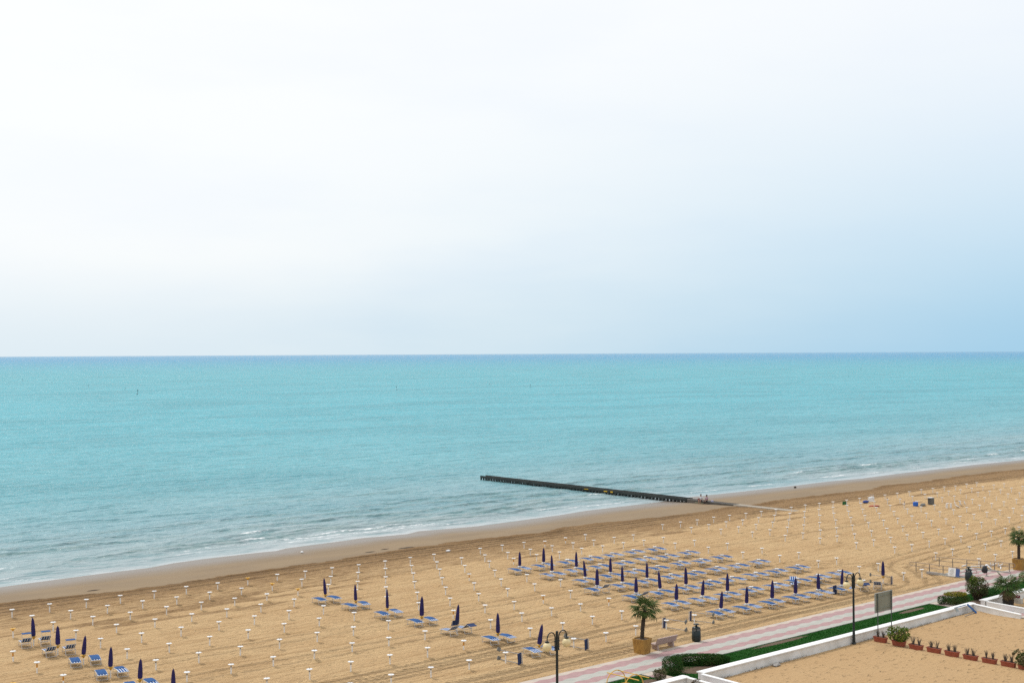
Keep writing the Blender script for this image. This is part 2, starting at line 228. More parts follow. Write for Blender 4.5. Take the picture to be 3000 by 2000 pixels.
# ------------------------------------------------------------------ materials of the setting
def sand_material():
    m = bpy.data.materials.new('sand'); m.use_nodes = True; t = m.node_tree; b = t.nodes['Principled BSDF']
    b.inputs['Specular IOR Level'].default_value = 0.25
    geo = t.nodes.new('ShaderNodeNewGeometry'); pos = geo.outputs['Position']
    def at(n):
        a = t.nodes.new('ShaderNodeAttribute'); a.attribute_name = n; return a.outputs['Fac']
    def noise(sc, stretch=None, det=4, rough=0.55):
        src = pos
        if stretch:
            mp = t.nodes.new('ShaderNodeMapping'); mp.inputs['Scale'].default_value = stretch; t.links.new(pos, mp.inputs[0]); src = mp.outputs[0]
        n = t.nodes.new('ShaderNodeTexNoise'); n.inputs['Scale'].default_value = sc; n.inputs['Detail'].default_value = det; n.inputs['Roughness'].default_value = rough
        t.links.new(src, n.inputs[0]); return n.outputs[0]
    big = noise(0.22, (0.5, 1.4, 1)); mid = noise(1.1, (0.5, 2.2, 1)); fine = noise(3.2, (0.8, 1.5, 1)); grain = noise(11.0, None, 3)
    dry = mixc(t, smooth(t, big, 0.35, 0.7), (0.60, 0.412, 0.215), (0.545, 0.360, 0.182))
    streak = noise(1.0, (0.10, 1.7, 1), 3)
    dry = mixc(t, mth(t, 'MULTIPLY', smooth(t, streak, 0.52, 0.60), mth(t, 'SUBTRACT', 0.46, mth(t, 'MULTIPLY', at('lot'), 0.42))), dry, (0.40, 0.245, 0.112))
    dry = mixc(t, mth(t, 'MULTIPLY', smooth(t, mid, 0.48, 0.70), mth(t, 'SUBTRACT', 0.40, mth(t, 'MULTIPLY', at('lot'), 0.25))), dry, (0.37, 0.225, 0.108))
    moistm = smooth(t, mth(t, 'ADD', at('moist'), mth(t, 'MULTIPLY', mth(t, 'SUBTRACT', mid, 0.5), 0.9)), 0.25, 0.75)
    raked = mixc(t, smooth(t, fine, 0.35, 0.65), (0.32, 0.195, 0.090), (0.180, 0.100, 0.042))
    col = mixc(t, mth(t, 'MULTIPLY', moistm, 0.85), dry, raked)
    flatc = mixc(t, smooth(t, big, 0.3, 0.7), (0.275, 0.202, 0.126), (0.235, 0.175, 0.114))
    col = mixc(t, at('flat'), col, flatc)
    col = mixc(t, mth(t, 'MULTIPLY', at('edge'), 0.85), col, (0.185, 0.105, 0.042))
    col = mixc(t, at('wet'), col, (0.185, 0.155, 0.125))
    col = mixc(t, mth(t, 'MULTIPLY', at('lot'), 0.65), col, (0.40, 0.255, 0.128))
    sp = smooth(t, grain, 0.3, 0.75)
    col = mixc(t, mth(t, 'MULTIPLY', sp, 0.13), col, (0.16, 0.10, 0.05))
    t.links.new(col, b.inputs['Base Color'])
    rr = mth(t, 'SUBTRACT', 0.92, mth(t, 'MULTIPLY', at('wet'), 0.52)); t.links.new(rr, b.inputs['Roughness'])
    t.links.new(mth(t, 'ADD', 0.2, mth(t, 'MULTIPLY', at('wet'), 0.35)), b.inputs['Specular IOR Level'])
    sx = t.nodes.new('ShaderNodeSeparateXYZ'); t.links.new(pos, sx.inputs[0])
    ph = mth(t, 'ADD', mth(t, 'MULTIPLY', sx.outputs[0], 2 * PI / 0.52), mth(t, 'MULTIPLY', sx.outputs[1], 7.0))
    tread = mth(t, 'MULTIPLY', mth(t, 'SINE', ph), mth(t, 'MULTIPLY', at('trk'), 0.95))
    rough = mth(t, 'SUBTRACT', 1.0, mth(t, 'ADD', mth(t, 'MULTIPLY', at('flat'), 0.9), mth(t, 'MULTIPLY', at('lot'), 0.62)))
    h = mth(t, 'MULTIPLY', mth(t, 'ADD', mth(t, 'MULTIPLY', mid, 0.9), mth(t, 'ADD', mth(t, 'MULTIPLY', fine, 1.1), mth(t, 'MULTIPLY', grain, 0.30))), rough)
    pit = smooth(t, noise(1.9, (1, 1.2, 1), 2), 0.60, 0.72)
    h = mth(t, 'SUBTRACT', h, mth(t, 'MULTIPLY', pit, mth(t, 'MULTIPLY', at('foot'), 0.8)))
    h = mth(t, 'ADD', h, tread)
    bp = t.nodes.new('ShaderNodeBump'); bp.inputs['Strength'].default_value = 1.0; bp.inputs['Distance'].default_value = 0.30
    t.links.new(h, bp.inputs['Height']); t.links.new(bp.outputs[0], b.inputs['Normal'])
    return m
def sea_material():
    m = bpy.data.materials.new('sea_water'); m.use_nodes = True; t = m.node_tree; b = t.nodes['Principled BSDF']
    geo = t.nodes.new('ShaderNodeNewGeometry'); pos = geo.outputs['Position']
    def at(n):
        a = t.nodes.new('ShaderNodeAttribute'); a.attribute_name = n; return a.outputs['Fac']
    def noise(sc, stretch, rot=0.0, det=4, rough=0.55):
        mp = t.nodes.new('ShaderNodeMapping'); mp.vector_type = 'TEXTURE'
        mp.inputs['Rotation'].default_value = (0, 0, rot); mp.inputs['Scale'].default_value = stretch; t.links.new(pos, mp.inputs[0])
        n = t.nodes.new('ShaderNodeTexNoise'); n.inputs['Scale'].default_value = sc; n.inputs['Detail'].default_value = det; n.inputs['Roughness'].default_value = rough
        t.links.new(mp.outputs[0], n.inputs[0]); return n.outputs[0]
    cr = t.nodes.new('ShaderNodeValToRGB'); r = cr.color_ramp
    stops = [(0.0, (0.50, 0.52, 0.52)), (0.22, (0.40, 0.455, 0.465)), (0.42, (0.32, 0.415, 0.43)), (0.60, (0.25, 0.405, 0.445)), (0.80, (0.135, 0.415, 0.475)), (1.0, (0.095, 0.43, 0.51))]
    while len(r.elements) < len(stops): r.elements.new(0.5)
    for e, (p, c) in zip(r.elements, stops): e.position = p; e.color = c + (1,)
    t.links.new(at('sd'), cr.inputs[0])
    patch = noise(0.012, (1.0, 0.45, 1), -0.15)
    col = mixc(t, mth(t, 'MULTIPLY', smooth(t, patch, 0.4, 0.66), 0.45), cr.outputs[0], (0.05, 0.27, 0.33))
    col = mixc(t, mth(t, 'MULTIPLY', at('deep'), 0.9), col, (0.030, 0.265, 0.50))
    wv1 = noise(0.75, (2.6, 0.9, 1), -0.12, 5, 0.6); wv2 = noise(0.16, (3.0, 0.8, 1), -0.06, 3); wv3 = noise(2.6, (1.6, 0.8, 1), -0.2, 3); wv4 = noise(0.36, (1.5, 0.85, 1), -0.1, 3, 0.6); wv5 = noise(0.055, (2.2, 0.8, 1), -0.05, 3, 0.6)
    trough_shade = smooth(t, mth(t, 'ADD', mth(t, 'MULTIPLY', wv1, 0.7), mth(t, 'MULTIPLY', wv2, 0.3)), 0.52, 0.40)
    col = mixc(t, mth(t, 'MULTIPLY', trough_shade, 0.38), col, (0.055, 0.215, 0.235))  # darkens the low parts of the ripples: wave shading mixed into the water colour
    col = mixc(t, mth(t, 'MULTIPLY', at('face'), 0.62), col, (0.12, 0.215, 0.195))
    fo = noise(2.2, (1.5, 0.9, 1), 0.0, 6, 0.85)
    ff = smooth(t, mth(t, 'ADD', at('foam'), mth(t, 'MULTIPLY', mth(t, 'SUBTRACT', fo, 0.5), 2.6)), 0.58, 0.98)
    col = mixc(t, ff, col, (0.80, 0.81, 0.81))
    h = mth(t, 'ADD', mth(t, 'MULTIPLY', wv1, 0.75), mth(t, 'ADD', mth(t, 'MULTIPLY', wv2, 1.5), mth(t, 'MULTIPLY', wv3, 0.13)))
    h = mth(t, 'ADD', h, mth(t, 'ADD', mth(t, 'MULTIPLY', wv4, 1.7), mth(t, 'MULTIPLY', wv5, 4.5)))
    h = mth(t, 'MULTIPLY', h, mth(t, 'ADD', 0.25, mth(t, 'MULTIPLY', smooth(t, at('sd'), 0.1, 0.7), 0.75)))
    bp = t.nodes.new('ShaderNodeBump'); bp.inputs['Strength'].default_value = 1.0; bp.inputs['Distance'].default_value = 1.0
    t.links.new(h, bp.inputs['Height'])
    # body colour of the water under a rough surface: wave slopes keep the mean reflectance well below that of a flat mirror
    t.nodes.remove(b); di = t.nodes.new('ShaderNodeBsdfDiffuse'); gl = t.nodes.new('ShaderNodeBsdfGlossy'); fr = t.nodes.new('ShaderNodeFresnel'); fr.inputs['IOR'].default_value = 1.33
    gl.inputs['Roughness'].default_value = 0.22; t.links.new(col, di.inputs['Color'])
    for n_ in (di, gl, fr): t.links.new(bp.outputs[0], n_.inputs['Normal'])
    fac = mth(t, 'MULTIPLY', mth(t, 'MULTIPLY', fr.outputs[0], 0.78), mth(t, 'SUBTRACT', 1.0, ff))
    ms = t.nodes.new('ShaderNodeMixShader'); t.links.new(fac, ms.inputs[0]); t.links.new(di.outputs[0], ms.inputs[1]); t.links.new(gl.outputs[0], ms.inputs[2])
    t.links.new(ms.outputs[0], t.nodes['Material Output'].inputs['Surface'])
    return m
M_SAND = sand_material(); M_SEA = sea_material()
M_WHITEWALL = mat('white_wall_paint', (0.78, 0.78, 0.77), 0.7, 0.10, 1.2, (0.66, 0.65, 0.62), 0.004, 20)
M_COPING = mat('white_coping', (0.82, 0.82, 0.81), 0.65, 0.06, 2.0)
M_GREYPAVE = mat('grey_paving', (0.42, 0.405, 0.365), 0.85, 0.12, 1.8, (0.36, 0.365, 0.325), 0.004, 25)
M_PINKPAVE = mat('pink_paving', (0.395, 0.25, 0.245), 0.85, 0.15, 2.5, (0.34, 0.215, 0.21), 0.004, 25)
M_PALEPAVE = mat('sandy_paving', (0.52, 0.43, 0.36), 0.9, 0.12, 1.4, (0.44, 0.39, 0.335), 0.004, 25)
M_CONC = mat('concrete', (0.36, 0.34, 0.32), 0.85, 0.2, 3.0, None, 0.004, 30)
M_LAWN = mat('lawn_soil', (0.012, 0.07, 0.010), 0.9, 0.3, 3.0, (0.022, 0.08, 0.012), spec=0.1)
M_SOIL = mat('bare_soil', (0.13, 0.085, 0.055), 0.95, 0.35, 6.0, None, 0.02, 14)
M_TARWOOD = mat('tarred_timber', (0.016, 0.021, 0.020), 0.7, 0.3, 3.0, (0.035, 0.04, 0.036), 0.006, 20, stretch=(1, 0.2, 1))
M_DECK = mat('weathered_decking', (0.115, 0.105, 0.09), 0.85, 0.3, 3.0, (0.07, 0.065, 0.06), 0.006, 25, stretch=(4, 0.4, 1))
M_RAMPDECK = mat('sandy_decking', (0.42, 0.37, 0.30), 0.9, 0.2, 3.0, (0.33, 0.29, 0.24), 0.006, 25, stretch=(4, 0.4, 1))
M_SIGNYEL = mat('yellow_sign_paint', (0.72, 0.42, 0.02), 0.5, 0.2, 5.0)

# ------------------------------------------------------------------ beach: one ground sheet
xs = sorted(set([-3000, -1200, -500, -200, -60, 0] + list(np.arange(16, 150, 0.25)) + list(np.arange(150, 262, 0.5)) + grow(262, 6000, 1.0, 1.25)))
ys = sorted(set([-3000, -900, -300, -100, 0, 12, 22] + list(np.arange(30, 70, 0.2)) + list(np.arange(70, 104, 0.22)) + list(np.arange(104, 126, 0.25)) + grow(126, 3000, 0.5, 1.5)))
xs = np.array(xs, float); ys = np.array(ys, float)
X, Y = np.meshgrid(xs, ys)
Ys = shore(X); Yd = np.interp(X, DX, DY) + 0.7 * (n1(X * 0.5, 2) - 0.5) + 0.5 * (n1(X * 1.7, 5) - 0.5)
Z = ground_z(X, Y)
flat = sst(Y, Yd - 0.12, Yd + 0.25)
wet = sst(Y + 1.2 * (n2(X * 0.12, Y * 0.3, 4) - 0.5), Ys - 7.5, Ys - 1.2) * flat
edge = np.exp(-((Y - (Yd - 0.8)) / 1.25) ** 2) * (0.8 + 0.9 * (n1(X * 0.18, 8) - 0.35)) * (1 - flat)
ymo = 97.0 + 1.6 * (n1(X * 0.07, 3) - 0.5) + sst(X, 95, 150) * 4.2
moist = sst(Y, ymo - 0.5, ymo + 0.4) * (0.50 + 0.30 * sst(Y, 99, 107))
moist = np.maximum(moist, 0.65 * sst(n2(X * 0.09, Y * 0.8, 9), 0.74, 0.9) * sst(Y, 88, 93))
beachy = sst(Y, 59.3, 60.4)
lot = 1 - sst(Y, 51.6, 52.2)
# machine and tyre tracks running along the coast, and the loop the tractor makes at the aisle
trk = np.zeros_like(X); rut = np.zeros_like(X)
def add_track(yc, x0, x1, wdt=0.28, amp=1.0, gauge=1.5, seed=0):
    c = yc + 0.5 * (n1(X * 0.05, seed) - 0.5) + 0.25 * (n1(X * 0.16, seed + 1) - 0.5)
    mk = sst(X, x0, x0 + 4) * (1 - sst(X, x1 - 4, x1)) * amp
    for s in ((0, gauge) if gauge else (0,)):
        d = Y - c - s; k = np.exp(-(d / wdt) ** 4) * mk
        np.maximum(trk, k, out=trk); rut[:] -= 0.035 * k
for i, (yc, x0, x1, a, gg) in enumerate([(60.5, 30, 108, 1.0, 0), (61.2, 40, 101, 1.0, 0.9), (62.6, 20, 75, 0.7, 0), (65.6, 30, 105, 0.8, 1.4), (66.5, 20, 70, 0.9, 1.5), (73.6, 20, 90, 0.6, 1.5),
                                         (79.4, 20, 90, 0.5, 1.5), (104.3, 25, 120, 0.7, 1.6), (107.2, 30, 130, 0.9, 1.3), (102.8, 130, 240, 0.8, 1.5), (87.6, 105, 140, 0.6, 0), (60.4, 115, 200, 0.8, 0.9)]):
    add_track(yc, x0, x1, 0.28, a, gg, i * 7.3)
def add_path(pts, offs, a):
    P = np.array(pts, float); k = (X > P[:, 0].min() - 4) & (X < P[:, 0].max() + 4) & (Y > P[:, 1].min() - 4) & (Y < P[:, 1].max() + 4)
    xx, yy = X[k], Y[k]; best = np.full(xx.shape, 99.0); sg = np.zeros_like(best)
    for p, q in zip(P[:-1], P[1:]):
        d = q - p; ln = np.hypot(*d); u = np.clip(((xx - p[0]) * d[0] + (yy - p[1]) * d[1]) / ln ** 2, 0, 1)
        ex, ey = xx - p[0] - u * d[0], yy - p[1] - u * d[1]; r = np.hypot(ex, ey); sgn = np.sign(d[0] * ey - d[1] * ex)
        b = r < best; best = np.where(b, r, best); sg = np.where(b, sgn, sg)
    sd = best * sg; tt = trk[k]; ru = rut[k]
    for o in offs:
        e = np.exp(-((sd - o) / 0.24) ** 4) * a; tt = np.maximum(tt, e * 0.6); ru = ru - 0.075 * e
    trk[k] = tt; rut[k] = ru
loop = [(150, 73.5), (128, 70.6), (118, 69.6), (112, 68.8), (109.2, 67.6), (107.2, 65.6), (105, 63.2), (102, 61.3), (97, 60.6)]
add_path(loop, (-2.2, -0.8, 0.8, 2.0), 1.0)
add_path([(92, 78.5), (98, 76.2), (104, 73.2), (109, 70.2), (111, 67.6), (109.5, 64.6), (106, 62.6)], (-0.8, 0.8), 0.8)
add_path([(84, 84.5), (96, 80.6), (104, 76.4), (108, 73.5)], (-0.75, 0.75), 0.7)
add_path([(96, 107.2), (101, 107.6), (104.5, 108.6), (105.8, 109.9), (103.5, 110.6)], (-0.7, 0.7), 0.8)
rel = rut * beachy
rel = rel + beachy * (1 - flat) * (0.13 * (fbm(X * 0.10, Y * 1.5, 1) - 0.5) + 0.12 * (fbm(X * 0.8, Y * 1.9, 2, 3) - 0.5) + 0.03 * moist * (n2(X * 2.2, Y * 2.6, 6) - 0.5))
# low heaps scraped up round the posts
for row in ROWS:
    for p in row:
        i0, i1 = np.searchsorted(xs, [p[0] - 2.2, p[0] + 2.2]); j0, j1 = np.searchsorted(ys, [p[1] - 1.2, p[1] + 1.2])
        a, b = X[j0:j1, i0:i1] - p[0], Y[j0:j1, i0:i1] - p[1]
        hh = hash1(np.array(p[0] * 3.1), 1.0)
        rel[j0:j1, i0:i1] += (0.035 + 0.05 * hh) * np.exp(-(a / 0.9) ** 2 - (b / 0.32) ** 2) - 0.05 * np.exp(-((np.hypot(a * 0.55, b) - 0.55) / 0.16) ** 2) * (0.3 + 0.7 * n2(X[j0:j1, i0:i1], Y[j0:j1, i0:i1] * 2, 12))
rel = rel + lot * (0.10 * (fbm(X * 0.25, Y * 0.3, 21) - 0.45) - 0.05 * sst(n2(X * 3.3 + Y * 2.1, Y * 4.3 - X * 1.4, 23), 0.78, 0.92) * sst(fbm(X * 0.2, Y * 0.25, 27, 3) + 0.16 * sst(X, 79, 82), 0.50, 0.64))
rel = rel + lot * (0.16 * np.exp(-((X - 78.6) / 0.8) ** 2) * (Y < 51.2) + 0.10 * sst(X, 82, 92) * np.exp(-((Y - 51.6) / 0.9) ** 2))
foot = np.maximum(0.45 * lot, 0.25 * beachy * (1 - flat))
mid_low = sst(Y, 51.95, 52.3) * (1 - sst(Y, 59.05, 59.75 + 0.35 * (n1(X * 0.6, 31) - 0.5) - 0.5 * sst(n1(X * 0.13, 33), 0.55, 0.9)))
Z = Z + rel - 0.16 * mid_low + 0.09 * np.exp(-((Y - 60.0) / 0.6) ** 2) * sst(Y, 59.2, 59.7)
pav = sst(X, 107.7, 108.3) * (1 - sst(X, 113.2, 113.8)) * sst(Y, 58.5, 59.2) * (1 - sst(Y, 61.2, 62.6 + 0.8 * (n1(X * 0.9, 71) - 0.5)))
Z = Z - 0.22 * pav
beach = grid('beach', xs, ys, Z, M_SAND, {'moist': moist, 'flat': flat, 'edge': np.clip(edge, 0, 1), 'wet': wet, 'trk': trk * (1 - flat) * beachy, 'foot': foot, 'lot': lot})

# ------------------------------------------------------------------ sea with its swell and breakers
xs = np.array(sorted(set([-90000, -40000, -15000, -6000, -2500, -1000, -400, -150, -50, 0] + list(np.arange(20, 262, 0.4)) + grow(262, 95000, 0.6, 1.14))), float)
ys = np.array(sorted(set(list(np.arange(113, 150, 0.16)) + list(np.arange(150, 200, 0.4)) + grow(200, 95000, 0.5, 1.10))), float)
X, Y = np.meshgrid(xs, ys); D = Y - shore(X)
h = np.zeros_like(X); foam = np.zeros_like(X); face = np.zeros_like(X)
near = np.exp(-np.clip(D, 0, None) / 70.0)
for k, (d0, am, wd) in enumerate([(0.5, 0.02, 0.25), (1.9, 0.05, 0.35), (3.3, 0.09, 0.45), (5.0, 0.16, 0.55), (7.2, 0.22, 0.65), (9.8, 0.26, 0.8), (12.6, 0.26, 0.9), (16.4, 0.24, 1.0), (20.5, 0.22, 1.1), (25.5, 0.2, 1.3), (31, 0.18, 1.4), (37.5, 0.16, 1.6), (45, 0.14, 1.8), (54, 0.12, 2.0)]):
    c = d0 + (0.5 + 0.05 * d0) * (n1(X * 0.045, 40 + k) - 0.5) * 2 + 0.5 * (n1(X * 0.16, 60 + k) - 0.5)
    if k == 0: c = 0.25 + 0.5 * n1(X * 0.22, 40)
    u = (D - c) / wd
    prof = np.exp(-np.where(u < 0, (u * 1.7) ** 2, (u * 0.75) ** 2))
    seg = sst(n1(X * 0.055 + 3.7 * k, 80 + k), 0.22, 0.62)
    h += 1.25 * am * prof * (0.2 + 0.8 * seg); face = np.maximum(face, (am / 0.26) * seg * np.exp(-((u + 0.42) / 0.30) ** 2) * (k >= 2) * (0.35 + 0.65 * sst(n2(X * 0.6, Y * 2.2, 33 + k), 0.25, 0.7)))
    if k == 0: foam = np.maximum(foam, 0.46 * prof * sst(n1(X * 0.11, 70), 0.3, 0.7))
    if 2 <= k <= 6:
        brk = sst(n1(X * 0.14 + 1.3 * k, 100 + k), 0.60 + 0.02 * k, 0.80 + 0.02 * k)
        foam = np.maximum(foam, np.exp(-np.where(u < 0, (u * 1.3) ** 2, (u * 0.75) ** 2)) * brk * 0.82)
        h += 0.08 * am * prof * brk
froth = sst(D, 0.9, 2.0) * (1 - sst(D, 4.5, 12.0)) * (0.30 + 0.30 * sst(fbm(X * 0.07, D * 0.3, 44, 3), 0.33, 0.6))
froth *= 0.55 + 0.6 * (1 - sst(X, 95, 190))
foam = np.maximum(foam, froth * (0.75 + 0.35 * np.sin(D * 4.2 + 3 * n1(X * 0.09, 5))))
h += np.exp(-np.clip(D, 0, None) / 110.0) * sst(D, 1.0, 8.0) * (0.42 * (fbm(X * 0.16 + D * 0.05, Y * 0.42, 17, 3) - 0.45) + 0.26 * (fbm(X * 0.45 - Y * 0.1, Y * 1.25, 19, 3) - 0.45))
amp_in = sst(D, -0.5, 1.5) * (1 - 0.75 * np.exp(-((X - (138.9 + 0.0517 * (Y - 103.2))) / 3.0) ** 2) * (1 - sst(Y, 165, 169)))
sd = np.log2(1 + np.clip(D, 0, None)) / 8.0
R = np.hypot(X, Y)
foam = foam * (1 - 0.6 * np.exp(-((X - (138.9 + 0.0517 * (Y - 103.2))) / 1.6) ** 2) * (Y < 166))
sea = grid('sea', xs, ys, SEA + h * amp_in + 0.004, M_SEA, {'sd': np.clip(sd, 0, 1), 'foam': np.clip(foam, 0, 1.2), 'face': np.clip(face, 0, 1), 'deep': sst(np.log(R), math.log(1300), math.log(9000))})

# ------------------------------------------------------------------ promenade with its wavy bands
sl_ = MB().box((150, 57.8, -0.045), (600, 3.6, 0.2)); prom = tag(sl_.build('promenade', M_GREYPAVE), kind='structure')
PX = np.arange(40, 190, 0.12)
def wavy(base, ph): return base + 0.085 * np.sin(2 * PI * PX / 1.42 + ph) + 0.03 * np.sin(2 * PI * PX / 5.3 + ph * 2)
bounds = [np.full_like(PX, 56.0), wavy(56.62, 0.0), wavy(57.36, 0.25), wavy(58.22, 0.5), wavy(59.10, 0.75), np.full_like(PX, 59.6)]
for k in range(5):
    lo, hi = bounds[k], bounds[k + 1]; n = len(PX)
    v = [(x, y, 0.062) for x, y in zip(PX, lo)] + [(x, y, 0.062) for x, y in zip(PX, hi)]
    f = [(i, i + 1, n + i + 1, n + i) for i in range(n - 1)]
    MB().add(v, f).build('paving_band', M_PINKPAVE if k in (1, 3) else M_PALEPAVE if k == 4 else M_GREYPAVE, prom)
# lawns and bare patches
for x0, x1 in ((-60, 61.15), (62.45, 95.0), (96.6, 300)):
    lw = MB().box(((x0 + x1) / 2, 54.3, -0.04), (x1 - x0, 3.36, 0.12)); tag(lw.build('lawn', M_LAWN), kind='structure')
def patch(name, cx, cy, rx, ry, mt, z, rz=0.0, seed=0):
    n = 26; v = [(cx, cy, z)]; 
    for k in range(n):
        a = 2 * PI * k / n; q = 0.8 + 0.35 * float(n1(np.array(k * 0.7), seed))
        px, py = rx * q * math.cos(a), ry * q * math.sin(a)
        v.append((cx + px * math.cos(rz) - py * math.sin(rz), cy + px * math.sin(rz) + py * math.cos(rz), z))
    o = MB().add(v, [(0, 1 + k, 1 + (k + 1) % n) for k in range(n)]).build(name, mt); return tag(o, kind='structure')
patch('bare_soil', 75.2, 55.62, 3.0, 0.28, M_SOIL, 0.026, 0, 1); patch('bare_soil', 91.6, 55.45, 1.9, 0.3, M_SOIL, 0.026, 0, 2)
patch('bare_soil', 65.2, 54.2, 2.4, 1.0, M_SOIL, 0.026, -0.6, 3); patch('bare_soil', 99.0, 53.6, 2.0, 0.75, M_SOIL, 0.026, 0, 4); patch('bare_soil', 60.3, 54.0, 0.8, 1.1, M_SOIL, 0.026, 0, 5); patch('bare_soil', 96.0, 53.6, 0.6, 0.6, M_SOIL, 0.034, 0, 6)
# grass
n = 90000
gx = rng.uniform(50, 135, n); gy = rng.uniform(52.7, 55.93, n)
keep = ~(((gx > 61.1) & (gx < 62.5)) | ((gx > 94.9) & (gx < 96.7)))
for cx, cy, rx, ry in ((75.2, 55.62, 2.8, 0.26), (91.6, 55.45, 1.8, 0.28), (65.2, 54.2, 1.8, 0.8), (99.0, 53.6, 1.8, 0.7), (60.3, 54.0, 0.7, 1.0)):
    keep &= (((gx - cx) / rx) ** 2 + ((gy - cy) / ry) ** 2) > rng.uniform(0.75, 1.1, n)
gx, gy = gx[keep], gy[keep]; n = len(gx); a = rng.uniform(0, 2 * PI, n); ln = rng.uniform(0.04, 0.085, n)
base = np.stack([gx, gy, np.full(n, 0.015)], 1); side_ = np.stack([np.cos(a), np.sin(a), np.zeros(n)], 1) * 0.016
tip = base + np.stack([np.sin(a) * 0.03, np.cos(a) * 0.03, ln], 1)
co = np.stack([base - side_, base + side_, tip], 1).reshape(-1, 3)
me = bpy.data.meshes.new('grass'); me.vertices.add(3 * n); me.vertices.foreach_set('co', co.astype(np.float32).ravel())
me.loops.add(3 * n); me.loops.foreach_set('vertex_index', np.arange(3 * n, dtype=np.int32)); me.polygons.add(n); me.polygons.foreach_set('loop_start', np.arange(0, 3 * n, 3, dtype=np.int32)); me.update(calc_edges=True)
M_GRASS = mat('grass_blades', (0.012, 0.092, 0.010), 0.8, 0.3, 1.2, (0.022, 0.105, 0.012), spec=0.1)
me.materials.append(M_GRASS); go = bpy.data.objects.new('grass', me); COL.objects.link(go)
tag(go, 'short dark green grass on the strip between promenade and white wall', 'grass', kind='stuff')

# ------------------------------------------------------------------ white garden walls and the two paths through them
def wall(label, x0, x1, joints, side=None):
    t = thing('garden_wall', label, 'wall', ((x0 + x1) / 2, 52.3, 0)); cx = (x0 + x1) / 2
    MB().box((0, 0, 0.22), (x1 - x0 - 0.1, 0.36, 0.68)).build('wall_panel', M_WHITEWALL, t)
    e = [x0] + joints + [x1]
    for p, q in zip(e[:-1], e[1:]):
        b = MB(); l = q - p - 0.02; c0 = (p + q) / 2 - cx
        v = []
        for s in (-1, 1):
            for yy, z in ((-0.29, 0.56), (0.29, 0.56), (0.29, 0.615), (0.08, 0.64), (-0.08, 0.64), (-0.29, 0.615)): v.append((c0 + s * l / 2, yy, z))
        f = [(5, 4, 3, 2, 1, 0), (6, 7, 8, 9, 10, 11)] + [(k, (k + 1) % 6, 6 + (k + 1) % 6, 6 + k) for k in range(6)]
        b.add(v, f).build('coping', M_COPING, t)
    return t
wall('white garden wall stub ending left of the near tiled path', 20, 61.15, [32, 44, 54.5])
wall('long white garden wall with a joint line beside the lamp post', 62.45, 95.0, [70.6, 76.3, 86.2])
wall('white garden wall behind the potted palm at the right edge', 96.5, 160, [108, 120, 140])
def kerb_wall(label, x, y0, y1, h0, h1, wd=0.2):
    t = thing('low_wall', label, 'wall', (x, (y0 + y1) / 2, 0)); L_ = abs(y1 - y0) / 2
    v = [(s * wd / 2, yy * L_, z) for yy, h in ((1, h0), (-1, h1)) for s in (-1, 1) for z in (-0.15, h)]
    f = [(0, 1, 3, 2), (4, 6, 7, 5), (0, 4, 5, 1), (2, 3, 7, 6), (1, 5, 7, 3), (0, 2, 6, 4)]
    MB().add(v, f).build('wall_panel', M_WHITEWALL, t)
    c = MB(); q = wd / 2 + 0.03
    v = [(s * q, yy * L_ + (0.01 if yy > 0 else -0.02), z) for yy, h in ((1, h0), (-1, h1)) for s in (-1, 1) for z in (h + 0.003, h + 0.05)]
    c.add(v, f).build('coping', M_COPING, t)
kerb_wall('sloping white kerb wall left of the near tiled path', 61.0, 52.0, 43.0, 0.55, 0.3)
kerb_wall('sloping white kerb wall right of the near tiled path', 62.3, 52.0, 43.0, 0.55, 0.3)
kerb_wall('sloping white kerb wall at the end of the long wall', 94.75, 52.0, 48.3, 0.55, 0.28, 0.26)
kerb_wall('sloping white kerb wall beside the black palm tub', 96.65, 52.0, 45.0, 0.50, 0.26)
def path(x0, x1, y0, y1, z=0.05):
    p = tag(MB().box(((x0 + x1) / 2, (y0 + y1) / 2, z - 0.11), (x1 - x0, y1 - y0, 0.2)).build('path', M_CONC), kind='structure')
    y = y1; k = 0
    while y - 0.62 > y0:
        MB().box(((x0 + x1) / 2, y - 0.31, z), (x1 - x0 - 0.04, 0.60, 0.028)).build('paving_slab', M_PINKPAVE if k % 2 else M_PALEPAVE, p); y -= 0.62; k += 1
path(61.2, 62.15, 42, 55.98); path(94.95, 96.5, 44.5, 55.98)

# ------------------------------------------------------------------ pier
def pier_x(y): return 138.2 + 0.0517 * (y - 103.2)
pier = thing('pier', 'long dark timber pier running out from the beach into the sea', 'pier', (140.5, 134, -0.02))
def pl(y, off, z): return Vector((pier_x(y) + off - 140.5, y - 134, z))
def plank(y0, y1, o0, o1, z0, z1, name, mt, dz0=0.0):
    v = [pl(y, o, z + d) for y, d in ((y0, dz0), (y1, 0)) for o in (o0, o1) for z in (z0, z1)]
    return MB().add(v, [(0, 1, 3, 2), (4, 6, 7, 5), (0, 4, 5, 1), (2, 3, 7, 6), (1, 5, 7, 3), (0, 2, 6, 4)]).build(name, mt, pier)
cuts = [164.6, 152, 140, 128.5, 118.5]
for a, b in zip(cuts[:-1], cuts[1:]):
    for o0, o1 in ((0.02, 0.14), (1.16, 1.28)): plank(b + 0.02, a - 0.02, o0, o1, -0.24, 0.13, 'edge_beam', M_TARWOOD)
    for k in range(4): plank(b + 0.02, a - 0.02, 0.17 + k * 0.245, 0.17 + k * 0.245 + 0.21, -0.06, -0.005, 'deck_board', M_DECK)
for o0, o1 in ((0.02, 0.16), (1.14, 1.28)): plank(110.2, 118.46, o0, o1, -0.5, 0.03, 'edge_beam', M_CONC if False else M_DECK)
for k in range(4): plank(110.2, 118.46, 0.19 + k * 0.235, 0.19 + k * 0.235 + 0.21, -0.06, 0.0, 'deck_board', M_DECK)
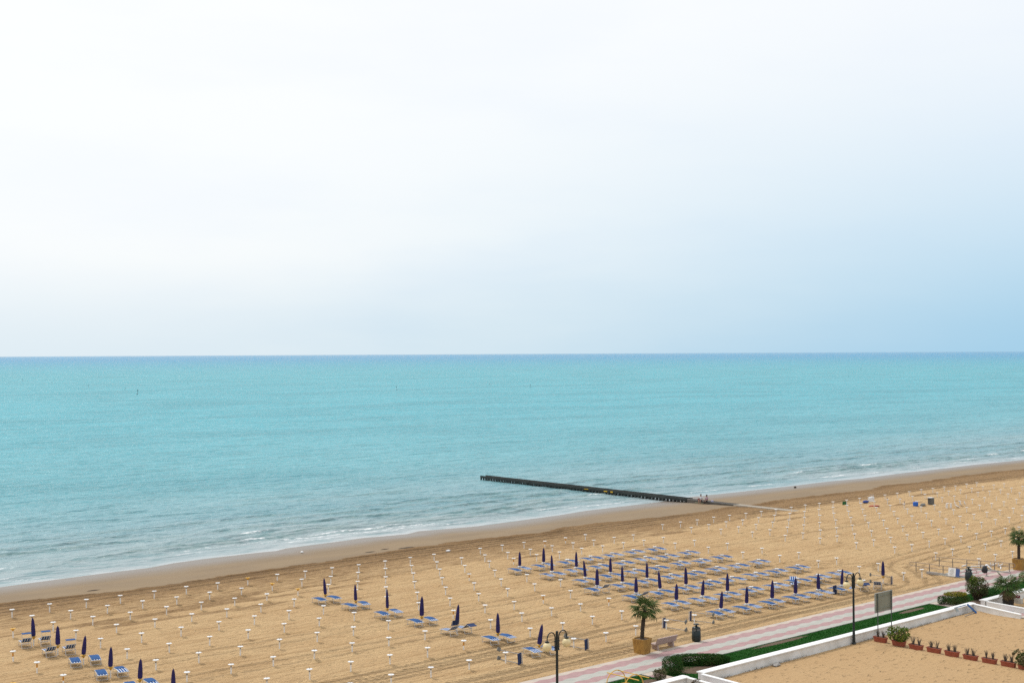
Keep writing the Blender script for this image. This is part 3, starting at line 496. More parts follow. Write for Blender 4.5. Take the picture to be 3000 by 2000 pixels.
for o0, o1 in ((0.02, 0.20), (1.10, 1.28)): plank(100.2, 110.16, o0, o1, -0.45, 0.02, 'edge_beam', M_RAMPDECK, 0.02)
for k in range(3): plank(100.2, 110.16, 0.23 + k * 0.285, 0.23 + k * 0.285 + 0.26, -0.06, 0.0, 'deck_board', M_RAMPDECK, 0.02)
pile0 = MB().tube([(0, 0, -1.3), (0, 0, -0.25)], 0.14, 8).build('pile', M_TARWOOD, pier)
first = True; y = 118.9; k = 0
while y < 164.6:
    for off in (0.14, 1.14):
        o = pile0 if first else pile0.copy()
        if not first: COL.objects.link(o)
        first = False; o.location = pl(y, off, 0.0); o.rotation_euler.z = k
    y += 0.69 + 0.05 * math.sin(k * 1.7); k += 1
for y, l, hh in ((138.9, 0.9, 0.10), (134.7, 0.7, 0.14), (133.4, 0.45, 0.2)):
    p = pl(y, 0.0, -0.12); MB().box(p, (0.025, l, hh)).build('yellow_marking', M_SIGNYEL, pier)
plank(115.4, 117.0, -0.005, 0.012, -0.32, -0.2, 'painted_marking', mat('pale_paint', (0.3, 0.3, 0.2), 0.7, 0.4, 9))

# ------------------------------------------------------------------ materials of the things
M_PVC = mat('white_plastic_pipe', (0.78, 0.77, 0.75), 0.5, 0.12, 5.0, (0.66, 0.64, 0.60))
M_TRAY = mat('white_tray_plastic', (0.74, 0.74, 0.74), 0.45, 0.08, 6.0)
M_YEL = mat('yellow_tray_plastic', (0.66, 0.36, 0.035), 0.5, 0.15, 6.0)
M_ORANGE = mat('orange_sleeve', (0.62, 0.27, 0.03), 0.55, 0.15, 8.0)
M_PIN = mat('brown_socket', (0.10, 0.06, 0.02), 0.7, 0.3, 20.0)
M_NAVY = mat('navy_canvas', (0.022, 0.014, 0.105), 0.8, 0.35, 5.0, (0.014, 0.010, 0.070), 0.004, 30)
M_POLE = mat('parasol_pole', (0.45, 0.42, 0.38), 0.4, 0.1, 9.0, metal=0.3)
M_FRAME = mat('white_lacquered_tube', (0.50, 0.51, 0.53), 0.35, 0.08, 9.0)
M_BLUE = mat('blue_canvas', (0.007, 0.076, 0.245), 0.8, 0.25, 4.0, (0.009, 0.060, 0.19), 0.003, 40)
M_DKBLUE = mat('dark_blue_canvas', (0.014, 0.035, 0.115), 0.75, 0.25, 4.0)
M_GREYMET = mat('galvanised_metal', (0.30, 0.31, 0.32), 0.45, 0.2, 6.0, metal=0.4)
M_GREYPLATE = mat('grey_canvas_flap', (0.19, 0.19, 0.18), 0.75, 0.25, 6.0)
M_BLACK = mat('black_plastic', (0.018, 0.018, 0.02), 0.45, 0.2, 6.0)
M_BINGREEN = mat('dark_green_enamel', (0.012, 0.022, 0.022), 0.3, 0.25, 5.0)
M_LAMPMETAL = mat('dark_lamp_paint', (0.010, 0.018, 0.022), 0.4, 0.25, 7.0)
M_GLOBE = mat('cream_globe', (0.74, 0.62, 0.36), 0.4, 0.1, 6.0, (0.68, 0.55, 0.30))
M_PINKSTONE = mat('pink_terrazzo', (0.42, 0.32, 0.28), 0.75, 0.2, 14.0, (0.34, 0.25, 0.215), 0.003, 40)
M_REED = mat('reed_cladding', (0.42, 0.235, 0.055), 0.8, 0.35, 14.0, (0.26, 0.13, 0.03), 0.006, 40, stretch=(1, 1, 0.12))
M_TRUNK = mat('palm_trunk', (0.062, 0.045, 0.032), 0.95, 0.4, 12.0, None, 0.02, 30, stretch=(1, 1, 2.5))
M_LEAF = mat('palm_leaf', (0.028, 0.070, 0.010), 0.6, 0.4, 2.0, (0.070, 0.095, 0.018), spec=0.2)
M_LEAFDRY = mat('dry_palm_leaf', (0.15, 0.105, 0.05), 0.8, 0.35, 4.0)
M_TERRA = mat('terracotta_plastic', (0.27, 0.060, 0.033), 0.6, 0.25, 3.0, (0.34, 0.10, 0.06))
M_BOARD = mat('board_back', (0.23, 0.24, 0.19), 0.6, 0.15, 2.0)
M_BOARDFR = mat('board_frame', (0.33, 0.35, 0.33), 0.5, 0.15, 4.0, metal=0.2)
M_POSTGREEN = mat('green_grey_post', (0.055, 0.075, 0.072), 0.5, 0.2, 6.0)
M_CANARY = mat('yellow_tube_paint', (0.66, 0.40, 0.075), 0.45, 0.2, 5.0)
M_RAIL = mat('brown_grey_rail', (0.30, 0.235, 0.20), 0.5, 0.2, 6.0, metal=0.2)
M_RAILPOST = mat('grey_rail_post', (0.15, 0.14, 0.13), 0.6, 0.25, 6.0)
def stripe_mat():
    m = bpy.data.materials.new('striped_canvas'); m.use_nodes = True; t = m.node_tree; b = t.nodes['Principled BSDF']; b.inputs['Roughness'].default_value = 0.75
    tcn = t.nodes.new('ShaderNodeTexCoord'); sx = t.nodes.new('ShaderNodeSeparateXYZ'); t.links.new(tcn.outputs['Object'], sx.inputs[0])
    f = mth(t, 'FRACT', mth(t, 'ADD', mth(t, 'MULTIPLY', sx.outputs[0], 1 / 0.165), 0.5))
    k = mth(t, 'GREATER_THAN', f, 0.72)
    t.links.new(mixc(t, k, (0.010, 0.080, 0.27), (0.66, 0.68, 0.70)), b.inputs['Base Color']); return m
M_STRIPE = stripe_mat()

# ------------------------------------------------------------------ umbrella posts, parasols and sun loungers
def mk_post(kind):
    t = bpy.data.objects.new('umbrella_post', None); COL.objects.link(t); t.empty_display_size = 0.3
    MB().tube([(0, 0, -0.3), (0, 0, 0.62)], 0.045, 8).build('post', M_PVC, t)
    if kind in 'wo': MB().lathe([(0.05, 0.575), (0.11, 0.625), (0.19, 0.657), (0.196, 0.672), (0.185, 0.682), (0.03, 0.690)], 18).build('tray', M_TRAY, t)
    if kind == 's': MB().lathe([(0.05, 0.60), (0.12, 0.655), (0.12, 0.68), (0.03, 0.69)], 14).build('tray', M_TRAY, t)
    if kind == 'y': MB().lathe([(0.045, 0.50), (0.07, 0.56), (0.12, 0.63), (0.205, 0.665), (0.205, 0.685), (0.03, 0.69)], 18).build('tray', M_YEL, t)
    if kind == 'o': MB().lathe([(0.046, 0.34), (0.052, 0.35), (0.052, 0.56), (0.046, 0.57)], 10).build('sleeve', M_ORANGE, t)
    if kind == 'k': pass
    MB().tube([(0, 0, 0.6), (0, 0, 0.79)], 0.012, 6).build('socket', M_PIN, t)
    if kind in 'w': MB().lathe([(0.048, 0.50), (0.052, 0.51), (0.052, 0.545), (0.046, 0.55)], 8).build('clamp', M_PIN, t)
    return t
ORD = 'zeroth first second third fourth fifth sixth seventh eighth ninth tenth eleventh twelfth thirteenth fourteenth fifteenth sixteenth seventeenth eighteenth nineteenth twentieth'.split()
def ordw(n):
    if n <= 20: return ORD[n]
    return ('twenty-' if n < 30 else 'thirty-') + ORD[n % 10] if n % 10 else {30: 'thirtieth', 40: 'fortieth'}[n]
protos = {}
rowname = ['row nearest the sea'] + [ordw(k) + ' row from the sea' for k in range(2, 11)]
allp = []
for ri, row in enumerate(ROWS):
    left = [p for p in row if p[0] < 111]; right = [p for p in row if p[0] >= 111]
    for i, p in enumerate(left): allp.append((p, '%s from left in %s' % (ordw(i + 1), rowname[ri])))
    for i, p in enumerate(right): allp.append((p, '%s right of aisle in %s' % (ordw(i + 1), rowname[ri])))
allp.sort(key=lambda q: q[0][0] ** 2 + q[0][1] ** 2)
stands = []; far = MB(); far_tray = []; count = 0
NAMES = {'w': 'umbrella post with bare round tray', 'y': 'umbrella post with yellow funnel tray', 'o': 'umbrella post with orange sleeve', 's': 'umbrella post with very small tray', 'n': 'bare umbrella post without tray'}
for p, where in allp:
    k = p[2].lower(); used = p[2].isupper(); z0 = float(ground_z(np.array(p[0]), np.array(p[1])))
    lean = (math.radians(random.uniform(-1.6, 1.6)), math.radians(random.uniform(-1.6, 1.6)))
    if count < 300:
        lab = ('yellow-tray umbrella post' if k == 'y' else 'umbrella post') + ' between two loungers, ' + where if used else NAMES[k] + ', ' + where
        if k not in protos:
            o = protos[k] = mk_post(k); tag(o, lab, 'umbrella post', 'umbrella posts planted in rows on the sand'); o.location = (p[0], p[1], z0)
        else: o = dup(protos[k], (p[0], p[1], z0), 0, lab)
        o.rotation_euler = (lean[0], lean[1], random.uniform(0, 6)); s = random.uniform(0.96, 1.04); o.scale = (1, 1, s)
        count += 1
    else:
        c = (p[0], p[1], z0)
        far.tube([(p[0], p[1], z0 - 0.2), (p[0], p[1], z0 + 0.62)], 0.042, 6)
        if k != 'n': far.lathe([(0.05, 0.575), (0.12, 0.625), (0.205, 0.655), (0.205, 0.68), (0.03, 0.69)], 12, c)
    if used: stands.append((p, where))
tag(far.build('distant_umbrella_posts', M_TRAY), 'rows of white umbrella posts receding along the far right beach', 'umbrella posts', kind='stuff')

def mk_parasol():
    t = bpy.data.objects.new('closed_parasol', None); COL.objects.link(t)
    MB().tube([(0, 0, 0.0), (0, 0, 1.30)], 0.018, 6).build('pole', M_POLE, t)
    prof = [(0.05, 0.03), (0.115, 0.05), (0.13, 0.18), (0.128, 0.42), (0.118, 0.62), (0.105, 0.85), (0.088, 1.05), (0.06, 1.22), (0.036, 1.29), (0.012, 1.31)]
    MB().lathe(prof, 24, star=lambda k, i: 1.0 + (0.14 if k % 3 == 0 else -0.07) * (1 if i < 8 else 0.3)).build('canopy', M_NAVY, t)
    MB().lathe([(0.128, 0.50), (0.136, 0.505), (0.134, 0.545), (0.124, 0.55)], 16).build('tie_strap', mat('tie_strap', (0.012, 0.010, 0.05), 0.8), t)
    MB().lathe([(0.016, 1.29), (0.024, 1.32), (0.012, 1.36)], 8).build('finial', M_PIN, t)
    return t
par = None
for p, where in stands:
    if len(p) < 5: continue
    lab = 'closed navy parasol in %s post %s' % ('yellow' if p[2] == 'Y' else 'white', where)
    loc = Vector((p[0], p[1], 0.69)); s = max(0.85, min(1.15, p[4] / 1.34))
    if par is None: par = mk_parasol(); o = tag(par, lab, 'parasol', 'closed navy parasols'); 
    else: o = dup(par, loc, 0, lab)
    ang = math.atan2(p[3], p[4])
    o.location = loc; o.rotation_euler = (Matrix.Rotation(ang, 4, fh) @ Matrix.Rotation(random.uniform(0, 6), 4, 'Z')).to_euler()
    q = random.uniform(0.85, 1.12); o.scale = (q, q, s)

def rect_panel(x0, x1, pts, th=0.012):
    """thin panel following a profile of (y, z) points"""
    b = MB(); v = []; n = len(pts)
    for y, z in pts: v += [(x0, y, z), (x1, y, z), (x0, y, z + th), (x1, y, z + th)]
    f = [(0, 1, 3, 2), (4 * n - 4, 4 * n - 2, 4 * n - 1, 4 * n - 3)]
    for i in range(n - 1):
        a, c = 4 * i, 4 * i + 4
        f += [(a + 2, a + 3, c + 3, c + 2), (a, c, c + 1, a + 1), (a, a + 2, c + 2, c), (a + 1, c + 1, c + 3, a + 3)]
    return b.add(v, f)
def mk_lounger(style):
    """long axis y: foot towards the sea (+y), head inland (-y); origin on the sand"""
    t = bpy.data.objects.new('sun_lounger', None); COL.objects.link(t); W = 0.31
    up = style.startswith('up')
    fr = MB()
    for s in (-1, 1):
        if up: fr.tube([(s * W, 0.82, 0.30), (s * W, 0.35, 0.34), (s * W, -0.62, 0.34)], 0.016, 6)
        else: fr.tube([(s * W, 0.82, 0.29), (s * W, 0.35, 0.335), (s * W, -0.25, 0.345), (s * W, -0.82, 0.30)], 0.014, 6)
    fr.tube([(-W, 0.82, 0.30), (W, 0.82, 0.30)], 0.016, 6); e = -0.62 if up else -0.82
    fr.tube([(-W, e, 0.34 if up else 0.30), (W, e, 0.34 if up else 0.30)], 0.02, 6)
    fr.build('frame', M_FRAME, t)
    for y, dy in ((0.52, 0.14), (-0.42, -0.16)):
        for s in (-1, 1): MB().tube([(s * W, y, 0.33), (s * (W + 0.01), y + dy, 0.0)], 0.017, 6).build('leg', M_FRAME, t)
        MB().tube([(-W, y + dy, 0.02), (W, y + dy, 0.02)], 0.014, 6).build('foot_bar', M_FRAME, t)
    if up:
        rect_panel(-0.285, 0.285, [(0.80, 0.30), (0.35, 0.335), (-0.12, 0.325)]).build('seat_canvas', M_STRIPE, t)
        rect_panel(-0.285, 0.285, [(-0.14, 0.33), (-0.44, 0.48), (-0.72, 0.70)]).build('backrest_canvas', M_STRIPE, t)
        br = MB()
        for s in (-1, 1): br.tube([(s * W, -0.12, 0.34), (s * W, -0.44, 0.485), (s * W, -0.74, 0.72)], 0.016, 6)
        br.tube([(-W, -0.74, 0.72), (W, -0.74, 0.72)], 0.016, 6); br.build('backrest_frame', M_FRAME, t)
        if style == 'up_shade':
            sh = rect_panel(-0.30, 0.30, [(-0.16, 0.98), (-0.42, 1.01), (-0.70, 0.98)]).build('sunshade', M_BLUE, t)
            for s in (-1, 1): MB().tube([(s * W, -0.68, 0.68), (s * W, -0.44, 1.01)], 0.012, 5).build('shade_arm', M_FRAME, t)
        if style == 'up_tilt':
            sh = rect_panel(-0.30, 0.30, [(-0.56, 0.74), (-0.66, 0.95), (-0.76, 1.14)]).build('sunshade', M_DKBLUE, t)
            for s in (-1, 1): MB().tube([(s * W, -0.68, 0.70), (s * W, -0.76, 1.12)], 0.012, 5).build('shade_arm', M_FRAME, t)
        if style == 'up_drop':
            sh = rect_panel(-0.30, 0.30, [(-0.78, 0.74), (-1.00, 0.66), (-1.22, 0.60)]).build('sunshade', M_DKBLUE, t)
            for s in (-1, 1): MB().tube([(s * W, -0.70, 0.70), (s * W, -1.20, 0.62)], 0.012, 5).build('shade_arm', M_FRAME, t)
    else:
        rect_panel(-0.285, 0.285, [(0.80, 0.29), (0.35, 0.325), (-0.25, 0.335), (-0.80, 0.29)]).build('bed_canvas', M_STRIPE, t)
        y0, y1 = {'flat': (-0.34, 0.78), 'flat_long': (-0.60, 0.78), 'flat_short': (0.05, 0.78), 'flat_head': (-0.78, -0.05)}[style]
        ym = (y0 + y1) / 2
        def zz_(y): return float(np.interp(y, [-0.8, -0.25, 0.35, 0.8], [0.312, 0.357, 0.347, 0.312]))
        rect_panel(-0.288, 0.288, [(y0, zz_(y0)), (ym, zz_(ym) + 0.012), (y1, zz_(y1))]).build('sunshade', M_BLUE, t)
        for s in (-1, 1): MB().tube([(s * 0.295, y0, zz_(y0) + 0.010), (s * 0.295, y1, zz_(y1) + 0.014)], 0.009, 5).build('shade_arm', M_FRAME, t)
    for ch in t.children:
        if not up: ch.scale = (1, 1, 1.18)
    return t
SPEC = {}   # (x, y) of stand -> (left style, right style)
def near_spec(x, y, l, r): SPEC[(x, y)] = (l, r)
near_spec(36.75, 90.1, 'up_shade', 'up_shade'); near_spec(36.86, 86.35, 'up', 'up_shade')
near_spec(36.87, 82.37, 'flat_long', 'flat_long'); near_spec(36.6, 78.0, 'flat_long', 'flat_short'); near_spec(60.46, 73.0, 'up_tilt', 'up_drop'); near_spec(60.32, 64.3, 'flat_short', 'flat')
near_spec(79.2, 77.3, 'flat_long', 'up'); near_spec(79.0, 73.0, 'flat_long', 'up'); near_spec(81.85, 72.7, 'flat_head', 'flat_long')
lproto = {}
SNAME = {'flat': 'flat', 'flat_long': 'flat', 'flat_short': 'flat striped', 'flat_head': 'flat', 'up': 'raised-back striped', 'up_shade': 'raised-back shaded', 'up_tilt': 'raised-back shaded', 'up_drop': 'raised-back'}
def put_lounger(style, loc, rz, label):
    if style not in lproto:
        o = lproto[style] = mk_lounger(style); tag(o, label, 'sun lounger', 'blue and white sun loungers set out in pairs'); o.location = loc; o.rotation_euler = (0, 0, rz)
    else: o = dup(lproto[style], loc, rz, label)
    return o
for p, where in stands:
    if p[0] > 100.3 and p[1] < 64: continue
    key = [k for k in SPEC if math.hypot(k[0] - p[0], k[1] - p[1]) < 1.3]
    styles = SPEC[key[0]] if key else tuple(random.choice(['flat', 'flat', 'flat_long', 'flat_long', 'flat_short']) for _ in range(2))
    rz = math.radians(-14 if p[0] < 50 else -7)
    jl, jr = random.uniform(-0.1, 0.15), random.uniform(-0.15, 0.2)
    for sname, stl, ox, oy in (('left', styles[0], -0.50, jl + 0.10), ('right', styles[1], 0.76, jr + 0.05)):
        if p[0] > 110.0 and sname == 'right': continue
        lab = '%s %s lounger at post %s' % (sname, SNAME[stl].replace('flat', 'flat blue'), where)
        put_lounger(stl, (p[0] + ox, p[1] + oy, 0.04), rz + math.radians(random.uniform(-5, 5)), lab)
o = dup(protos['y'], (36.6, 69.75, 0), 0, 'umbrella post with yellow tray just below the bottom edge on the left'); o.rotation_euler = (0, 0, 1)
o = dup(par, (36.6, 69.75, 0.69), 0, 'closed navy parasol whose tip just shows at the bottom edge on the left'); o.scale = (1, 1, 1)
# the stray loungers by the lamp post on the right
put_lounger('up_drop', (96.6, 63.2, 0.0), math.radians(-38), 'lounger with raised back and dropped sunshade right of the lamp post')
put_lounger('up', (98.0, 62.6, 0.0), math.radians(-60), 'raised-back lounger behind the right globe of the far lamp')
put_lounger('up', (93.9, 68.2, 0.0), math.radians(130), 'raised-back lounger turned towards the sea among flat loungers')

# bare lounger frames tipped on their sides round a post
def mk_tipped():
    t = bpy.data.objects.new('tipped_lounger_frame', None); COL.objects.link(t)
    for z in (0.05, 0.66): MB().tube([(0, 0.0, z), (0, 1.75, z)], 0.022, 6).build('rail', M_GREYMET, t)
    v = rect_panel(0.05, 0.70, [(0, 0), (0.02, 0)], 0.02)
    MB().box((0.02, -0.03, 0.36), (0.42, 0.035, 0.72), rz=0.25, ry=-0.10).build('canvas_panel', M_DKBLUE, t)
    MB().box((0.22, -0.06, 0.36), (0.03, 0.05, 0.72), rz=0.25, ry=-0.10).build('panel_edge', M_FRAME, t)
    for z in (0.10, 0.68): MB().box((0.0, 1.85, z), (0.30, 0.05, 0.24), ry=0.5).build('leg_flap', M_GREYPLATE, t)
    return t
tp = None
for x, y, rz, lab in ((57.6, 63.3, 0.05, 'tipped lounger frame round the post left of the near lamp'), (63.7, 63.3, 0.05, 'tipped lounger frame behind the right globe of the near lamp'),
                      (73.0, 64.4, PI + 0.1, 'tipped lounger frame round a post right of the tall potted palm'), (76.3, 64.7, PI + 0.2, 'tipped lounger frame round a post behind the near litter bin'),
                      (100.5, 62.9, 0.15, 'tipped lounger frame under the lone parasol right of the lamps'), (93.3, 63.7, -0.3, 'tipped lounger frame among loungers left of the far lamp')):
    if tp is None: tp = mk_tipped(); o = tag(tp, lab, 'lounger frame', 'lounger frames tipped on their sides'); o.location = (x, y, 0); o.rotation_euler = (0, 0, rz)
    else: o = dup(tp, (x, y, 0), rz, lab)

# ------------------------------------------------------------------ street lamps
def mk_lamp():
    t = bpy.data.objects.new('street_lamp', None); COL.objects.link(t)
    MB().lathe([(0.15, -0.05), (0.15, 0.05), (0.11, 0.12), (0.085, 0.9), (0.075, 1.0), (0.07, 3.9), (0.068, 4.84), (0.03, 4.86)], 14).build('pole', M_LAMPMETAL, t)
    for z in (4.02, 4.32): MB().lathe([(0.07, z - 0.03), (0.115, z - 0.025), (0.115, z + 0.025), (0.07, z + 0.03)], 12).build('clamp_ring', M_LAMPMETAL, t)
    for s in (-1, 1):
        for z in (4.02, 4.32): MB().tube([(s * 0.06, 0, z), (s * 0.23, 0, z)], 0.022, 6).build('bracket', M_LAMPMETAL, t)
        pts = [(s * 0.15, 0, 3.82), (s * 0.15, 0, 4.45)] + [(s * (0.46 - 0.31 * math.cos(a)), 0, 4.52 + 0.31 * math.sin(a)) for a in [k * PI / 12 for k in range(0, 13)]] + [(s * 0.77, 0, 4.40)]
        arm = MB().tube(pts, 0.032, 8).build('arm', M_LAMPMETAL, t)
        MB().lathe([(0.05, 0.0), (0.12, 0.0), (0.12, 0.06), (0.05, 0.08)], 14, (s * 0.77, 0, 4.35)).build('globe_cap', M_LAMPMETAL, arm)
        MB().lathe([(0.245 * math.sin(max(0.02, k * PI / 14)), -0.245 * math.cos(k * PI / 14)) for k in range(14)] + [(0.06, 0.242)], 22, (s * 0.77, 0, 4.12)).build('globe', M_GLOBE, arm, smooth=True)
    return t
lamp = mk_lamp(); lamp.location = (49.97, 51.85, 0); lamp.scale = (1, 1, 1.025); lamp.rotation_euler = (0, 0, 0.05)
tag(lamp, 'nearer two-globe street lamp, cut off by the bottom edge of the photo', 'street lamp', 'two-globe street lamps')
far_lamp = dup(lamp, (78.3, 51.92, 0), -0.03, 'farther two-globe street lamp standing against the long white wall')
far_lamp.scale = (1, 1, 1)

# ------------------------------------------------------------------ notice board seen from behind
b = thing('notice_board', 'grey-green notice board on two legs seen from behind at the wall', 'notice board', (82.1, 51.9, 0))
MB().box((0, 0.09, 2.42), (2.10, 0.04, 1.36)).build('panel', M_BOARD, b)
for z in (3.08, 1.76): MB().box((0, 0.085, z), (2.16, 0.07, 0.05)).build('panel_edge', M_BOARDFR, b)
for x in (-1.06, 1.06): MB().box((x, 0.085, 2.42), (0.05, 0.072, 1.28)).build('panel_edge', M_BOARDFR, b)
for z in (2.86, 1.98): MB().box((0, 0.05, z), (2.06, 0.035, 0.045)).build('cross_rail', M_BOARD, b)
for x in (-0.86, 0.86):
    lg = MB().tube([(x, 0, 0.0), (x, 0, 3.10)], 0.034, 8).build('leg', M_POSTGREEN, b)
    MB().box((x, 0, 0.05), (0.24, 0.24, 0.16)).build('foot', M_WHITEWALL, lg)

# ------------------------------------------------------------------ litter bins
def mk_bin():
    t = bpy.data.objects.new('litter_bin', None); COL.objects.link(t)
    MB().lathe([(0.26, 0.0), (0.26, 0.06), (0.31, 0.07), (0.325, 0.30), (0.30, 0.74), (0.285, 0.76), (0.24, 0.765)], 20).build('body', M_BINGREEN, t, True)
    MB().lathe([(0.24, 0.70), (0.24, 0.89)], 14).build('liner', M_GREYPLATE, t)
    for k in range(4):
        a = PI / 4 + k * PI / 2; MB().box((0.27 * math.cos(a), 0.27 * math.sin(a), 0.83), (0.045, 0.045, 0.16), rz=a).build('strut', M_BINGREEN, t)
    MB().lathe([(0.285, 0.90), (0.30, 0.915), (0.29, 0.96), (0.16, 1.03), (0.06, 1.06), (0.055, 1.12), (0.03, 1.12)], 20).build('lid', M_BINGREEN, t, True)
    MB().lathe([(0.05, 1.12), (0.19, 1.15), (0.205, 1.185), (0.16, 1.22), (0.04, 1.235)], 18).build('knob', M_BINGREEN, t, True)
    return t
bin0 = mk_bin(); bin0.location = (70.95, 59.72, 0.05); tag(bin0, 'dark green litter bin beside the stone bench on the promenade edge', 'litter bin', 'dark green litter bins')
dup(bin0, (106.9, 59.2, 0.05), 0.5, 'dark green litter bin by the handrails of the beach ramp')

# ------------------------------------------------------------------ stone bench, its back to the promenade
b = thing('stone_bench', 'pinkish stone bench with its back to the promenade', 'bench', (67.75, 59.78, 0.03))
v = [(-1.0, -0.10, 0.40), (1.0, -0.10, 0.40), (1.0, -0.30, 0.83), (-1.0, -0.30, 0.83), (-1.0, -0.01, 0.40), (1.0, -0.01, 0.40), (1.0, -0.22, 0.85), (-1.0, -0.22, 0.85)]
MB().add(v, [(0, 1, 2, 3), (7, 6, 5, 4), (0, 4, 5, 1), (3, 2, 6, 7), (1, 5, 6, 2), (0, 3, 7, 4)]).build('backrest', M_PINKSTONE, b)
MB().box((0, 0.24, 0.385), (2.0, 0.52, 0.085)).build('seat', M_PINKSTONE, b)
for x in (-0.78, 0.78):
    v = [(x + s * 0.07, y, z) for s in (-1, 1) for y, z in ((-0.12, 0.0), (0.36, 0.0), (0.44, 0.34), (-0.06, 0.34))]
    MB().add(v, [(3, 2, 1, 0), (4, 5, 6, 7)] + [(k, (k + 1) % 4, 4 + (k + 1) % 4, 4 + k) for k in range(4)]).build('support', M_PINKSTONE, b)

# ------------------------------------------------------------------ palms
def fan_mesh(seed, droop, size=0.62):
    r = random.Random(seed); b = MB(); n = 15
    b.tube([(0, 0, 0), (0, 0.22, 0.015), (0, 0.42, -0.01)], [0.016, 0.012, 0.009], 5)
    for k in range(n):
        a = math.radians(-112 + 224 * k / (n - 1)) + r.uniform(-0.05, 0.05); ln = size * (0.72 + 0.28 * math.cos(a * 0.8)) * r.uniform(0.85, 1.08)
        d = Vector((math.sin(a), math.cos(a), 0)); s = Vector((d.y, -d.x, 0)); o = Vector((0, 0.40, -0.01)); wd = 0.031
        m_ = o + d * ln * 0.55 + Vector((0, 0, 0.02 - 0.05 * droop)); e = o + d * ln * (1 - 0.16 * droop) + Vector((0, 0, -ln * 0.42 * droop))
        b.add([o, m_ - s * wd, m_ + Vector((0, 0, 0.018)), m_ + s * wd, e], [(0, 1, 2), (0, 2, 3), (1, 4, 2), (2, 4, 3)])
    return b
FANS = [fan_mesh(k, (0.3, 0.55, 0.8, 1.0, 0.45, 0.7)[k]) for k in range(6)]
def crown(t, top, n, emin, emax, scale, mt, seed, name='frond', dry=0):
    r = random.Random(seed); meshes = []
    for k in range(len(FANS)):
        o = FANS[k].build(name, mt, t); o.data.name = name; meshes.append(o)
    for k in range(n):
        o = meshes[k] if k < len(meshes) else meshes[k % len(meshes)].copy()
        if k >= len(meshes): COL.objects.link(o)
        f = (k + 0.5) / n; el = math.radians(emax + (emin - emax) * f ** 0.8 + r.uniform(-9, 9)); a = k * 2.39996 + r.uniform(-0.25, 0.25)
        o.location = top; o.rotation_euler = (Matrix.Rotation(a, 4, 'Z') @ Matrix.Rotation(el, 4, 'X') @ Matrix.Rotation(r.uniform(-0.4, 0.4), 4, 'Y')).to_euler(); q = scale * r.uniform(0.85, 1.15); o.scale = (q, q, q)
def trunk(t, h0, h1, r0_, r1_, bend, seed):
    r = random.Random(seed); pts = []; rr = []; n = 22
    for k in range(n + 1):
        f = k / n; pts.append((bend[0] * f ** 1.6, bend[1] * f ** 1.6, h0 + (h1 - h0) * f)); rr.append((r0_ + (r1_ - r0_) * f) * (1.0 + (0.10 if k % 2 else -0.06)) + r.uniform(-0.006, 0.006))
    MB().tube(pts, rr, 10).build('trunk', M_TRUNK, t); return pts[-1]
def tub(t, r0_, r1_, h, mt, soil_z, n=40, ribs=True, sq=0.0):
    prof = [(r0_, 0.0), (r0_ + (r1_ - r0_) * 0.5, h * 0.5), (r1_, h), (r1_ - 0.06, h + 0.005), (r1_ - 0.08, h - 0.10)]
    def star(k, i):
        a = 2 * PI * k / n; s = 1.0
        if sq: s = 1 / max(abs(math.cos(a)), abs(math.sin(a))); s = 1 + (s - 1) * sq
        return s * (1.0 + (0.014 if k % 2 and ribs else 0))
    MB().lathe(prof, n, star=star).build('tub', mt, t)
    MB().lathe([(r1_ * 0.9, soil_z - 0.02), (r1_ * 0.4, soil_z + 0.03)], 16).build('soil', M_SOIL, t)
def tall_palm(loc, label, seed, h, bend, ncr):
    t = thing('potted_palm', label, 'palm', loc, 0.12, 'tall fan palms in reed-clad tubs')
    tub(t, 0.43, 0.53, 1.02, M_REED, 0.97, 56, True, 0.55)
    top = trunk(t, 0.9, h, 0.135, 0.125, bend, seed)
    crown(t, (top[0], top[1], h - 0.06), ncr, -48, 70, 1.22, M_LEAF, seed)
    hung = random.Random(seed)
    for k in range(7):
        o = FANS[3].build('dead_frond', M_LEAFDRY, t); a = hung.uniform(0, 6.28); o.location = (top[0], top[1], h - 0.12)
        o.rotation_euler = (Matrix.Rotation(a, 4, 'Z') @ Matrix.Rotation(math.radians(-78), 4, 'X')).to_euler(); o.scale = (0.7, 0.7, 0.7)
tall_palm((65.55, 59.85, 0.02), 'tall fan palm in a reed-clad tub left of the stone bench', 3, 3.05, (0.10, -0.20), 21)
tall_palm((115.5, 59.0, 0.05), 'tall fan palm in a reed-clad tub at the right edge of the photo', 8, 3.0, (-0.14, -0.05), 21)
t = thing('potted_palm', 'short bushy fan palm in a black tub between white walls', 'palm', (98.2, 51.05, 0), 0.3)
tub(t, 0.36, 0.46, 0.62, M_BLACK, 0.56, 24, False)
top = trunk(t, 0.5, 1.62, 0.11, 0.12, (0.02, 0.02), 5)
crown(t, (0.02, 0.02, 1.6), 15, -15, 70, 1.55, M_LEAF, 21)
crown(t, (0.02, 0.02, 1.5), 20, -82, -50, 1.1, M_LEAFDRY, 22, 'dead_frond')

